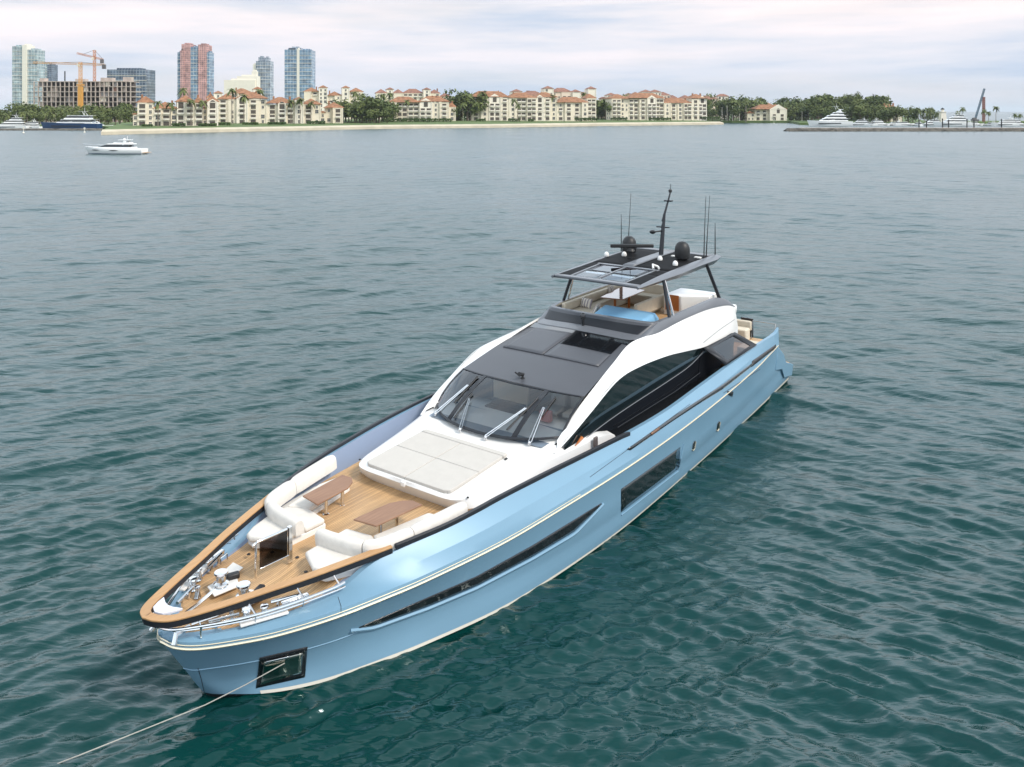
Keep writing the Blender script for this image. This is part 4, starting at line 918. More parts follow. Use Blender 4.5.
def villa(label, u0, u1, Y0, rot, seq, floors, base=3.6, fh=3.25, depth=13, wallm=None, tile=None, seed=1, cat='villa', group=None, winmax=92, depthvar=2.0):
    rng = random.Random(seed)
    wallm = wallm or M_stucco; tile = tile or M_tile
    x0 = wx(u0, Y0, base); k = (u1 - 512) / FPX; c, s = math.cos(R(rot)), math.sin(R(rot))
    # length along the facade so that its far end falls where the photo has it
    L = (k * Y0 - x0) / (c - k * s)
    root = empty('villa', (x0, Y0, base), R(rot), label, cat, group)
    ws = [{'T': .9, 'A': 1.2, 'L': 1.15, 'W': .9, 'w': .6, 'l': 1.1, 'P': .9}[q] * rng.uniform(.8, 1.2) for q in seq]; tot = sum(ws); x = 0; nw = 0
    run = []                                    # bays that share one long tiled roof
    def close(run):
        if not run: return
        xa, xb = run[0][0], run[-1][1]; ya = min(r[2] for r in run) + .8; H = max(r[3] for r in run)
        b = MB(); hip(b, xa, xb, ya, depth + 1.5, H + .28, min(4.6, .24 * depth + .05 * (xb - xa)), .8)
        for i in range(rng.randrange(3)): xx = rng.uniform(xa + 2, xb - 2) if xb - xa > 5 else (xa + xb) / 2; b.box((xx, depth * .45, H + 3.2), (1.1, 1.3, 3.0))
        b.build('roof', tile, root, smooth=False)
    left = 0; lev = 0
    for q, wgt in zip(seq, ws):
        if left <= 0: close(run); run = []; left = rng.choice((2, 3, 3, 4)); lev = rng.choice((0, 0, 0, -1)) 
        left -= 1
        w = wgt / tot * L; off = rng.uniform(-depthvar, depthvar) - (1.2 if q in 'AT' else 0)
        fl = floors + lev + (1 if q == 'T' else 0) - (1 if q == 'w' else 0); H = fl * fh + (.4 if q != 'A' else 1.0)
        y1 = depth
        b = MB(); xa, xb = x + .002, x + w - .002
        b.box(((xa + xb) / 2, (off + y1) / 2, H / 2 - .5), (xb - xa, y1 - off, H + 1))
        b.box(((xa + xb) / 2, off - .06, H - .15), (xb - xa + .1, .3, .35))
        if q in 'AT' or rng.random() < .4:
            for xx in (xa + .3, xb - .3): b.box((xx, off - .14, H / 2 - .3), (.6, .5, H + .6))
        if q == 'A':       # gabled front
            g0 = b.add([(xa, off, H), (xb, off, H), ((xa + xb) / 2, off, H + w * .28), (xa, off + .6, H), (xb, off + .6, H), ((xa + xb) / 2, off + .6, H + w * .28)])
            for F in ((0,1,2),(5,4,3),(0,2,5,3),(1,4,5,2)): b.face([g0 + i for i in F])
        b.build('wall', (M_stucco2 if q in 'TA' else wallm), root, smooth=False)
        if q in 'Tw':
            b = MB(); hip(b, xa, xb, off, y1 * (.7 if q == 'T' else 1), H + .26, min(2.6, w * .30), .5); b.build('roof', tile, root, smooth=False)
            if q == 'w': close(run); run = []; left = 0
            else: close(run); run = []
        else: run.append((xa, xb, off, H))
        xm = (xa + xb) / 2
        for f_ in range(fl):
            z = f_ * fh + .35 + .25
            if nw >= winmax: break
            if q in 'LlA' or (q == 'P' and f_ % 2 == 0):
                if q == 'A' and f_ == fl - 1: put('arched_window', ARCH, root, (xm, off - .01, z)); nw += 1; continue
                two = w > 8.0
                for xx in ((xm - w * .23, xm + w * .23) if two else (xm,)):
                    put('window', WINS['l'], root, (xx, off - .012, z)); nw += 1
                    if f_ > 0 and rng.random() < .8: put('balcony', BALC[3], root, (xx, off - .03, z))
            else:
                m_ = max(1, int(w / 3.4))
                for i in range(m_):
                    if rng.random() < .12: continue
                    put('window', WINS['s' if rng.random() < .6 else 'd'], root, (xa + (i + .5) * w / m_, off - .012, z + .3)); nw += 1
        x += w
    close(run)
    for f_ in range(floors - 1):
        for yy in (3.5, 8.0): put('window', WINS['s'], root, (-.012, yy, f_ * fh + .9), R(-90)); put('window', WINS['s'], root, (L + .012, yy, f_ * fh + .9), R(90))
    return root
villa('long cream villa block at the left end of the lawn, nearest the sea wall corner', 133, 218, 470, 24, 'wLWPLWALLwA', 4, base=2.6, seed=3)
villa('tall gabled cream villa block between the left villa and the low orange roofed house', 218, 321, 535, 20, 'LWALWLALTLW', 5, base=2.9, fh=3.1, seed=5)
villa('set back peach villa with tiled roofs rising behind the left villa blocks', 207, 262, 640, 20, 'WTLWPLT', 6, base=4, fh=3.4, seed=8, wallm=M_peach)
villa('low house with one orange roof between the left villas and the dark trees', 320, 343, 570, 15, 'wWl', 3, base=3.4, seed=4)
villa('cream hotel block with tall window bays rising behind the low orange roofed house', 304, 363, 760, 14, 'WPTPWTPW', 7, base=4, fh=3.5, seed=11, cat='hotel', wallm=M_stucco)
villa('small cream villa with broad orange hipped roofs between two clumps of dark trees', 389, 456, 640, 12, 'WlLAWLW', 4, base=3.6, fh=3.5, seed=13)
villa('cream villa with stepped roofs rising behind the small orange roofed villa', 376, 452, 760, 12, 'WTWLPTWL', 7, base=4, fh=3.3, seed=15, tile=M_tile2)
villa('long cream villa block with arched gables at the middle of the shore', 472, 597, 670, 16, 'lWALWLLALWPLLWl', 5, base=3.6, fh=3.6, seed=17)
villa('pale villa tops with towers showing behind the middle of the long villa block', 512, 596, 850, 12, 'TWLTWPTWT', 8, base=4, fh=3.3, seed=19, wallm=M_peach, tile=M_tile2)
villa('pale villa top peeping over the left end of the long middle villa block', 468, 506, 820, 12, 'WTLW', 7, base=4, fh=3.2, seed=21, wallm=M_peach)
villa('cream villa block at the right end of the lawn with a steep central gable', 611, 707, 740, 16, 'lWLLALWLWLLA', 5, base=3.8, fh=3.6, seed=23)
villa('peach villa with square towers behind the right end villa block', 602, 642, 900, 10, 'wTWTW', 7, base=4, fh=3.4, seed=25, wallm=M_peach, tile=M_tile2)
villa('peach villa with a long brown roof behind the right end villa block', 642, 692, 900, 10, 'TTWPwW', 7, base=4, fh=3.4, seed=27, wallm=M_peach, tile=M_tile2)
villa('pink roofed villa rising out of the trees right of the last lawn villa', 700, 729, 920, 8, 'WPT', 6, base=4, fh=3.3, seed=29, wallm=M_peach, tile=M_tile2)
villa('yellow house with a broad cream gable standing alone by the water', 748, 786, 845, 6, 'wlA', 3, base=2.0, fh=3.4, seed=31, cat='house')
villa('pale flat house showing over the trees behind the yellow gabled house', 736, 775, 1050, 4, 'WPW', 5, base=4, fh=3.3, seed=33, cat='house', wallm=M_peach)
villa('cream house beside the wooded mound, above the marina boats', 884, 903, 760, 0, 'lAw', 3, base=2.2, fh=3.6, seed=35, cat='house')
villa('low peach house at the foot of the wooded mound behind the big white yacht', 852, 884, 800, 0, 'wlw', 3, base=2.2, fh=2.8, seed=37, cat='house', wallm=M_peach)
villa('low house with an orange roof behind the white boats at the far left', 11, 37, 620, 5, 'wlw', 2, base=2.1, fh=3.2, seed=39, cat='house')

# --- towers -------------------------------------------------------------------
def curtain(name, c, frame, fx=5.2, fz=5.6, rough=.12):
    q = NT(name); t = q.n('ShaderNodeTexCoord'); sp = q.n('ShaderNodeSeparateXYZ'); q.l(t.outputs['Object'], sp.inputs[0])
    ad = q.n('ShaderNodeMath', operation='ADD'); q.l(sp.outputs[0], ad.inputs[0]); q.l(sp.outputs[1], ad.inputs[1])
    cb = q.n('ShaderNodeCombineXYZ'); q.l(ad.outputs[0], cb.inputs[0]); q.l(sp.outputs[2], cb.inputs[1])
    br = q.n('ShaderNodeTexBrick'); br.offset = 0; br.inputs['Scale'].default_value = 1; br.inputs['Brick Width'].default_value = fx; br.inputs['Row Height'].default_value = fz
    br.inputs['Mortar Size'].default_value = .34; br.inputs['Color1'].default_value = (*c, 1); br.inputs['Color2'].default_value = (c[0]*.6, c[1]*.6, c[2]*.65, 1); br.inputs['Mortar'].default_value = (*frame, 1)
    q.l(cb.outputs[0], br.inputs['Vector'])
    nz = q.n('ShaderNodeTexNoise'); nz.inputs['Scale'].default_value = .09; nz.inputs['Detail'].default_value = 4; q.l(cb.outputs[0], nz.inputs['Vector'])
    mr_ = q.n('ShaderNodeMapRange'); mr_.inputs[1].default_value = .3; mr_.inputs[2].default_value = .7; mr_.inputs[3].default_value = .55; mr_.inputs[4].default_value = 1.35; q.l(nz.outputs['Fac'], mr_.inputs[0])
    sv = q.n('ShaderNodeVectorMath', operation='SCALE'); q.l(br.outputs['Color'], sv.inputs[0]); q.l(mr_.outputs[0], sv.inputs['Scale']); q.l(sv.outputs[0], q.b.inputs['Base Color']); q.b.inputs['Roughness'].default_value = rough; MATS[name] = q.m; return q.m
C_pale = curtain('pale_green_curtain_wall', (.30,.40,.42), (.60,.62,.60)); C_blue = curtain('blue_curtain_wall', (.16,.27,.38), (.46,.52,.56))
C_dark = curtain('dark_curtain_wall', (.08,.12,.17), (.25,.28,.32), 4, 4); C_pink = curtain('pink_wall', (.42,.24,.23), (.70,.38,.32), 3.4, 3.6, .7)
C_grey = curtain('grey_curtain_wall', (.25,.31,.37), (.55,.58,.60))
def tower(label, Y, vols, slabs=True, cat='tower', name='glass_tower'):
    """vols: (part name, u0, u1, v_top, y offset, depth, material)"""
    u0 = min(v[1] for v in vols); root = empty(name, (wx(u0, Y), Y, 2.4), 0, label, cat); bx = wx(u0, Y)
    for (nm, a, c, vt, yo, d, m) in vols:
        x0, x1 = wx(a, Y) - bx, wx(c, Y) - bx; h = wz(vt, Y) - 2.4
        b = MB(); b.box(((x0 + x1) / 2, yo + d / 2, h / 2), (x1 - x0, d, h)); b.box(((x0 + x1) / 2, yo + d / 2, h + 1.2), ((x1 - x0) * .6, d * .6, 2.4)); b.build(nm, m, root, smooth=False)
        if slabs and nm == 'glass_wall':
            n = int(h / 7.2)
            for i in range(1, n):
                b = MB(); b.box(((x0 + x1) / 2, yo - .35, i * 7.2), (x1 - x0 + .8, .7, .5)); b.build('balcony_slab', M_trim, root, smooth=False)
    return root
tower('tall pale green glass tower at the far left with a white spine', 1500, [('glass_wall', 11.5, 22, 46, 2, 26, C_pale), ('white_spine', 22, 26.5, 45, 0, 26, M_trim), ('glass_wall', 26.5, 36, 49.5, 3, 26, C_pale)])
tower('shorter pale tower standing just right of the tallest left tower', 1650, [('glass_wall', 35, 47, 63, 0, 24, C_pale), ('end_wall', 47, 51.5, 64.5, 1, 22, C_dark)])
tower('dark glass block behind the right end of the unfinished concrete building', 1150, [('glass_wall', 107, 146, 69.5, 0, 30, C_dark)], cat='office block', name='office_block')
tower('tall pink tower with blue glass sides above the left villas', 1500, [('glass_wall', 176.5, 181.5, 52, 4, 24, C_blue), ('pink_bay', 181.5, 190, 44, 0, 30, C_pink), ('glass_wall', 190, 198, 47, 2, 28, C_blue), ('pink_bay', 198, 206, 44.5, 0, 30, C_pink), ('glass_wall', 206, 208.5, 52, 4, 24, C_blue), ('pink_bay', 180.5, 184, 50.5, -1.0, 5, C_pink)])
tower('slim grey tower with a pointed stepped top between the pink and blue towers', 1700, [('glass_wall', 256, 270, 61, 0, 26, C_grey), ('white_spine', 252.5, 256, 64, 2, 22, M_trim), ('crown', 258, 263, 57, 3, 16, C_grey), ('crown', 264.5, 268, 57.5, 3, 16, C_grey)])
tower('blue glass tower right of the slim grey tower', 1500, [('glass_wall', 284.5, 297, 49.5, 0, 30, C_blue), ('white_spine', 297, 299.5, 49, -1, 20, M_trim), ('glass_wall', 299.5, 311.5, 50, 0, 30, C_blue), ('crown', 288, 300, 47.5, 6, 16, C_grey)])
tower('white stepped building below the slim grey tower', 1300, [('white_block', 224, 255, 80, 0, 24, M_stucco2), ('white_block', 236, 256, 76, 4, 18, M_trim), ('white_block', 250, 255, 71, 8, 8, M_trim)], slabs=False, cat='building', name='white_building')

# --- unfinished concrete building ---------------------------------------------
def frame_building(label, u0, u1, Y, vt, nfl, ncol):
    x0, x1 = wx(u0, Y), wx(u1, Y); H = wz(vt, Y) - 2; root = empty('unfinished_building', (x0, Y, 2), 0, label, 'building'); L = x1 - x0; fh = H / nfl; rng = random.Random(2)
    for f_ in range(nfl + 1):
        b = MB(); b.box((L / 2, 10, f_ * fh), (L * (1 if f_ < nfl else .96), 20, .55)); b.build('floor_slab', M_conc, root, smooth=False)
    for i in range(ncol + 1):
        b = MB(); b.box((.6 + (L - 1.2) * i / ncol, .5, H / 2), (.7, .9, H)); b.build('column', M_conc, root, smooth=False)
    b = MB(); b.box((L / 2, 12, H / 2), (L * .97, .6, H)); b.build('back_wall', mat('dark_shell', (.16,.14,.13), .9, var=.3, vscale=.2), root, smooth=False)
    for i in range(70):
        w = rng.uniform(2, 6); x = rng.uniform(w, L - w); f_ = rng.randrange(nfl)
        b = MB(); b.box((x, 1.3 + rng.random(), f_ * fh + fh * .5), (w, .4, fh * .82)); b.build('infill_panel', rng.choice([M_conc, M_stucco2, mat('rusty_shuttering', (.36,.20,.16), .9), mat('grey_block_wall', (.27,.25,.25), .9)]), root, smooth=False)
    for x, w, h in ((.06, .05, 3), (.45, .1, 2.4), (.72, .12, 3.4), (.93, .08, 4)):
        b = MB(); b.box((L * x, 8, H + h / 2), (L * w, 6, h)); b.build('roof_core', M_conc, root, smooth=False)
    b = MB(); b.tube([(L * .30, 4, H), (L * .30, 4, H + 9)], .5, 6); b.build('hoist_mast', M_char, root)
    return root
frame_building('unfinished concrete building with open floors under the yellow cranes', 33, 131, 720, 81.5, 8, 22)
def lattice(b, p0, p1, w, n, r):
    p0, p1 = Vector(p0), Vector(p1); d = (p1 - p0).normalized(); a = d.cross(Vector((0, 1, 0))).normalized() * w / 2; c = d.cross(a).normalized() * w / 2
    cs = [a + c, a - c, -a - c, -a + c]
    for q in cs: b.tube([p0 + q, p1 + q], r, 4)
    for i in range(n):
        for k in range(4):
            b.tube([p0.lerp(p1, i / n) + cs[k], p0.lerp(p1, (i + 1) / n) + cs[(k + 1) % 4]], r * .7, 4)
M_crane = mat('yellow_crane_paint', (.62,.30,.06), .5); M_crane2 = mat('orange_crane_paint', (.50,.20,.08), .5); M_ballast = mat('crane_ballast', (.12,.11,.11), .8)
def crane(label, Y, um, vb, vt, uj0, vj0, uj1, vj1, m, w=2.6):
    x = wx(um, Y); root = empty('tower_crane', (x, Y, wz(vb, Y)), 0, label, 'crane', 'tower cranes over the unfinished building'); zb = wz(vb, Y); P = lambda u, v: (wx(u, Y) - x, 0, wz(v, Y) - zb)
    b = MB(); lattice(b, (0, 0, 0), P(um, vt), w * .75, 14, .2); b.build('mast', m, root)
    b = MB(); lattice(b, P(uj0, vj0), P(uj1, vj1), 1.3, 26, .15); b.build('jib', m, root)
    jm = vj0 + (vj1 - vj0) * (um - uj0) / (uj1 - uj0)
    top = P(um, vt); b = MB(); b.tube([top, P(uj0 + (um - uj0) * .3, vj0 + (jm - vj0) * .3)], .14, 4); b.tube([top, P(uj1, vj1)], .14, 4); b.build('tie_rod', M_char, root)
    b = MB(); e1 = P(uj1 - 1, vj1); b.box((e1[0], 0, e1[2] - 1.6), (2.6, 2, 3.6)); b.build('counterweight', M_ballast, root, smooth=False)
    b = MB(); c = P(um - 1.6, jm + 1.2); b.box(c, (2.2, 2, 2.4)); b.build('cab', M_trim, root, smooth=False)
crane('yellow tower crane with a long level jib, standing against the unfinished building', 705, 80.5, 112, 62, 33, 62.5, 105, 64.8, M_crane)
crane('orange tower crane with a short tilted jib behind the longer yellow one', 760, 94.5, 100, 50, 77, 53.2, 103, 59.5, M_crane2, 2.2)
b = MB(); b.box((0, 0, 12), (3.2, 3, 24)); b.box((0, 0, 25), (5, 3.4, 1)); o = b.build('hoist_tower', M_crane, smooth=False); o.location = (wx(80.5, 702), 702, 8); tag(o, 'yellow builders hoist at the foot of the long jib crane', 'hoist')

# --- trees --------------------------------------------------------------------
def crown_mesh(seed, rx, rz, n, leaf):
    rng = random.Random(seed); v, f = [], []
    lobes = [(Vector((rng.uniform(-1, 1) * rx * .65, rng.uniform(-1, 1) * rx * .65, rng.uniform(-.5, .75) * rz)), rng.uniform(.35, .62)) for _ in range(9)]
    for i in range(n):
        c, s = rng.choice(lobes); d = Vector((rng.gauss(0, 1), rng.gauss(0, 1), rng.gauss(0, 1))).normalized() * rng.uniform(.55, 1.05)
        p = c + Vector((d.x * rx * s, d.y * rx * s, d.z * rz * s)); L = leaf * rng.uniform(.6, 1.4)
        nrm = (d + Vector((rng.gauss(0, .5), rng.gauss(0, .5), rng.gauss(.3, .5)))).normalized(); a = nrm.orthogonal().normalized(); a.rotate(Matrix.Rotation(rng.random() * 6.28, 3, nrm)); bb = nrm.cross(a)
        k = len(v); v += [p + a * L, p + bb * L * .7, p - a * L, p - bb * L * .7]; f.append((k, k + 1, k + 2, k + 3))
    me = bpy.data.meshes.new('crown'); me.from_pydata([tuple(q) for q in v], [], f); me.materials.append(M_leaf); return me
def trunk_mesh(h, r, m, seed):
    rng = random.Random(seed); b = MB(); b.tube([(0, 0, -1), (rng.uniform(-.2, .2), 0, h * .5), (rng.uniform(-.4, .4), rng.uniform(-.3, .3), h)], [r, r * .75, r * .5], 7)
    if m is M_trunk:
        for i in range(4): a = rng.random() * 6.28; b.tube([(0, 0, h * .6), (math.cos(a) * h * .3, math.sin(a) * h * .3, h * 1.05)], [r * .45, r * .15], 5)
    o = b.build('trunk', m); me = o.data; bpy.data.objects.remove(o); return me
def palm_mesh(seed, n=17, L=3.3):
    rng = random.Random(seed); b = MB()
    for i in range(n):
        a = 6.283 * i / n + rng.uniform(-.2, .2); el = rng.uniform(-.5, 1.1); rows = []
        for j in range(6):
            t = j / 5; x = L * t * math.cos(el * .7) * (1 - .12 * t); z = L * (math.sin(el) * t - (.75 + .15 * rng.random()) * t * t); w = .48 * math.sin(math.pi * min(1, t * .9 + .1)) + .03
            d = Vector((math.cos(a), math.sin(a), 0)); q = Vector((-d.y, d.x, 0)); p = d * x + Vector((0, 0, z))
            rows.append([p + q * w - Vector((0, 0, w * .5)), p, p - q * w - Vector((0, 0, w * .5))])
        b.loft(rows)
    o = b.build('crown', M_palm, smooth=False); me = o.data; bpy.data.objects.remove(o); return me
CR = [crown_mesh(i, 4.3 + .4 * (i % 3), 3.9 + .4 * (i % 4), 620, .52) for i in range(6)]
TR = [trunk_mesh(5.0, .38, M_trunk, i) for i in range(3)]
PC = [palm_mesh(40 + i) for i in range(4)]; PT = [trunk_mesh(8.0, .24, M_ptrunk, 60 + i) for i in range(3)]
RT = random.Random(77)
def tree(x, Y, z, h, label, group):
    s = h / 9.2; o = empty('broadleaf_tree', (x, Y, z), RT.random() * 6.28, label, 'tree', group); o.scale = (s * RT.uniform(.85, 1.2),) * 2 + (s,)
    put('trunk', RT.choice(TR), o, (0, 0, 0)); put('crown', RT.choice(CR), o, (0, 0, 5.0)); return o
def palm(x, Y, z, h, label, group):
    s = .75 + h / 32; o = empty('palm_tree', (x, Y, z), RT.random() * 6.28, label, 'palm tree', group); o.scale = (s, s, s)
    t = put('trunk', RT.choice(PT), o, (0, 0, 0)); t.scale = (1, 1, h / s / 8.0); put('crown', RT.choice(PC), o, (0, 0, h / s)); return o
def clump(n, u0, u1, Y0, Y1, z, vt0, vt1, label, group, pal=0.0, plabel=None):
    for i in range(n):
        u = u0 + (u1 - u0) * (i + RT.uniform(.1, .9)) / n; Y = RT.uniform(Y0, Y1); top = wz(RT.uniform(vt0, vt1), Y); zz = z(u) if callable(z) else z
        if RT.random() < pal: palm(wx(u, Y), Y, zz, max(4, top - zz - 1), plabel or label, group + ' (palms)')
        else: tree(wx(u, Y), Y, zz, max(3.5, top - zz), label, group)
clump(20, 336, 391, 590, 640, 3.6, 98, 106, 'dark broad tree in the clump between the low orange roofed house and the small villa', 'trees left of the small villa')
clump(7, 350, 388, 585, 592, 3.4, 106, 112, 'dark broad tree in the clump between the low orange roofed house and the small villa', 'trees left of the small villa')
clump(5, 352, 392, 660, 720, 3.6, 90, 97, 'tall tree or palm in front of the cream hotel and the stepped villa', 'tall trees behind the clump', .5, 'tall palm above the dark clump beside the cream hotel')
clump(12, 452, 476, 650, 680, 3.6, 92, 108, 'green tree in the gap between the small villa and the long middle villa', 'trees right of the small villa', .35, 'palm in the gap between the small villa and the long middle villa')
clump(12, 592, 616, 745, 790, 3.8, 98, 108, 'dark tree in the gap between the long middle villa and the right end villa', 'trees right of the long villa')
clump(8, 615, 640, 800, 850, 4, 96, 100, 'dark tree rising behind the left part of the right end villa', 'trees behind the right end villa')
clump(20, 703, 748, 815, 890, 3.0, 96, 110, 'green tree in the belt between the right end villa and the yellow house', 'trees left of the yellow house', .2, 'palm in the belt between the right end villa and the yellow house')
clump(26, 742, 822, 900, 1000, 2.5, 98, 107, 'green tree in the tall belt behind the yellow gabled house', 'trees behind the yellow house', .12, 'palm in the tall belt behind the yellow gabled house')
clump(12, 788, 822, 850, 890, 2, 103, 112, 'green tree at the edge between the yellow house and the big white yacht', 'trees left of the big white yacht')
mound = lambda u: 2 + 11 * math.exp(-((u - 846) / 24) ** 2)
clump(34, 816, 882, 760, 860, mound, 94, 103, 'green tree on the wooded mound above the big white yacht', 'trees on the wooded mound')
clump(22, 822, 884, 720, 760, 2, 104, 113, 'green tree on the lower slope of the wooded mound above the marina', 'trees on the lower mound')
clump(18, 878, 936, 700, 760, 2, 104.5, 112, 'tree around the cream house above the marina boats', 'trees round the cream house', .45, 'palm around the cream house above the marina boats')
clump(30, -12, 131, 585, 640, 2, 103, 114, 'dark tree in the belt in front of the unfinished building', 'trees under the unfinished building', .2, 'palm in the belt in front of the unfinished building')
clump(16, -12, 131, 555, 580, 2, 110, 117, 'low bushy tree behind the moored boats at the far left', 'low trees behind the left boats', .25, 'low palm behind the moored boats at the far left')
hillm = MB(); hillm.loft([[(wx(u, Y), Y, 1.2 + (mound(u) - 2) * k) for u in range(806, 890, 6)] for Y, k in ((715, 0), (750, .5), (790, .95), (850, .9), (900, 0))]); tag(hillm.build('hill', M_lawn), kind='structure')
for u, v, Y, lab in ((158,101,462,'palm before the left end of the long left villa'), (170.5,102.5,470,'palm before the dark loggias of the long left villa'), (191,99.5,478,'tall palm before the gable of the long left villa'), (203,100.5,482,'palm right of the gable of the long left villa'), (214,100,490,'palm at the joint of the two left villa blocks'),
                     (232,89,520,'tallest palm by the joint of the two left villa blocks'), (244,95,524,'palm before the arched bay of the tall gabled villa'), (260,90,600,'palm between the tall gabled villa and the peach villa behind'), (291,100,545,'palm before the two dark bays of the tall gabled villa'), (300,98.5,548,'palm left of the end wall of the tall gabled villa'), (311,101.5,552,'palm before the end wall of the tall gabled villa'),
                     (183,88.5,560,'tall palm over the roof of the long left villa'), (407,100,628,'palm before the left corner of the small orange roofed villa'), (394,110,625,'short palm at the left end of the small orange roofed villa'), (514,99,655,'tall palm before the left part of the long middle villa'), (518,104,655,'shorter palm beside the tall palm at the long middle villa'), (552,95,690,'palm over the middle gable of the long middle villa'), (584,93,750,'palm over the right part of the long middle villa'),
                     (962.5,107.5,700,'palm with a round head right of the white lighthouse'), (958,111,690,'lower palm beside the round headed palm by the lighthouse'), (984,109.5,700,'palm at the foot of the leaning boom'), (988.5,111.5,690,'short palm right of the leaning boom'), (996,106.5,720,'tall lone palm right of the red mast'), (1015,113.5,700,'dark low palm at the far right edge'), (1020,114,720,'last palm at the far right edge')):
    top = wz(v, Y); z = 3.4 if u < 700 else 1.8; palm(wx(u, Y), Y, z, top - z - .6, lab, None)
# hedges on the lawn
def hedge(u0, u1, Y, h, label):
    x0, x1 = wx(u0, Y), wx(u1, Y); rng = random.Random(int(u0)); L = x1 - x0; v, f = [], []
    for i in range(int(L * 40)):
        p = Vector((rng.uniform(-L / 2, L / 2), rng.uniform(-1, 1), h * rng.random() ** .6)); nrm = Vector((rng.gauss(0, 1), rng.gauss(-.5, 1), rng.gauss(.6, 1))).normalized(); a = nrm.orthogonal().normalized() * .42; bb = nrm.cross(a).normalized() * .3
        k = len(v); v += [p + a, p + bb, p - a, p - bb]; f.append((k, k + 1, k + 2, k + 3))
    me = bpy.data.meshes.new('hedge'); me.from_pydata([tuple(q) for q in v], [], f); me.materials.append(M_hedge); o = bpy.data.objects.new('hedge', me); COL.objects.link(o); o.location = ((x0 + x1) / 2, Y, 2.5 if u0 < 330 else 3.3); o.rotation_euler = (0, 0, R(14)); tag(o, label, 'hedge')
for a, c, Y, h, lab in ((142,152,460,1.6,'clipped hedge under the left end of the long left villa'), (172,185,470,2.0,'dark hedge before the gable of the long left villa'), (199,216,482,1.8,'hedge along the right part of the long left villa'), (217,230,500,2.2,'hedge at the joint of the two left villa blocks'), (243,258,515,2.0,'hedge left of the gabled bay of the tall villa'), (268,286,525,2.0,'hedge right of the gabled bay of the tall villa'), (307,325,548,2.4,'tall hedge before the end of the tall gabled villa'),
                        (383,452,618,2.6,'long hedge before the small orange roofed villa'), (476,486,650,2.2,'hedge at the left end of the long middle villa'), (508,520,655,2.4,'hedge below the tall palms of the long middle villa'), (528,534,660,1.8,'small bush before the long middle villa'), (574,598,690,2.6,'hedge at the right end of the long middle villa'), (610,628,725,2.4,'hedge at the left end of the right end villa'), (648,672,740,2.2,'hedge before the gable of the right end villa'), (680,722,765,3.0,'long hedge at the right end of the lawn')): hedge(a, c, Y, h, lab)

# --- boats --------------------------------------------------------------------
M_bwhite = mat('boat_white', (.80,.80,.78), .3, coat=.2); M_navy = mat('navy_hull', (.015,.05,.13), .3, coat=.3); M_bwin = mat('boat_window', (.02,.025,.03), .1)
def boat(label, x, Y, L, rz, tiers=2, hullm=None, mast=True, beam=None, fb=None, name='motor_boat', cat='motor boat', group=None, arch=True):
    """bow towards local +x"""
    B = (beam or L * .23) / 2; F = fb or L * .095; root = empty(name, (x, Y, 0), rz, label, cat, group); hullm = hullm or M_bwhite
    def half(t, k): return B * (1 - max(0, (t - .45) / .55) ** 2.2) * k
    rows = []
    for z, k, dx in ((-.5, .75, -.06), (.05, .86, -.05), (F * .55, .96, -.02), (F, 1.0, 0)):
        rows.append([Vector(((-.5 + t * (1 + dx)) * L, half(t, k), z + (F * .28 * t * t if z > .2 else 0))) for t in [i / 16 for i in range(17)]])
    b = MB(); b.loft(rows); b.loft([mir(r) for r in rows]); b.loft([rows[-1], mir(rows[-1])]); e_ = [r[0] for r in rows]; b.loft([e_, mir(e_)]); b.build('hull', hullm, root, ang=40)
    b = MB(); b.box((.02 * L, 0, F * .62), (L * .5, B * 1.985, F * .17)); b.build('hull_window', M_bwin, root, smooth=False)
    z = F * 1.08; x0, x1 = -.40 * L, .22 * L
    for i in range(tiers):
        h = max(1.3, L * .062); w = B * (.80 - .12 * i); sl = h * (1.7 if i == 0 else 1.2)
        def blk(za, zb, grow): 
            ta, tb = (za - z) / h, (zb - z) / h
            return [[(x0 + sl * .2 * ta - grow, -w - grow, za), (x1 - sl * ta + grow, -w * .75 - grow, za), (x1 - sl * ta + grow, w * .75 + grow, za), (x0 + sl * .2 * ta - grow, w + grow, za)], [(x0 + sl * .2 * tb - grow, -w - grow, zb), (x1 - sl * tb + grow, -w * .75 - grow, zb), (x1 - sl * tb + grow, w * .75 + grow, zb), (x0 + sl * .2 * tb - grow, w + grow, zb)]]
        b = MB(); b.loft(blk(z, z + h, 0), True, True); b.build('cabin', M_bwhite, root, smooth=False)
        b = MB(); b.loft(blk(z + h * .38, z + h * .80, .03), True, True); b.build('cabin_window', M_bwin, root, smooth=False)
        b = MB(); b.box(((x0 + x1 - sl) / 2 - L * .03, 0, z + h + .06), ((x1 - x0 - sl * .7) * 1.02, w * 2.1, .12)); b.build('deck_edge', M_bwhite, root, smooth=False)
        z += h + .12; x0 += L * .04; x1 -= L * .13
    if arch:
        b = MB()
        for s in (-1, 1): b.tube([(x0 + L * .05, s * B * .55, z), (x0 + L * .09, s * B * .45, z + L * .06)], .12, 6)
        b.box((x0 + L * .10, 0, z + L * .062), (L * .12, B * 1.0, .12)); b.build('radar_arch', M_bwhite, root, smooth=False)
    if mast: b = MB(); b.tube([(x0 + L * .08, 0, z), (x0 + L * .07, 0, z + L * .13)], [.12, .05], 6); b.build('mast', M_bwhite, root)
    return root
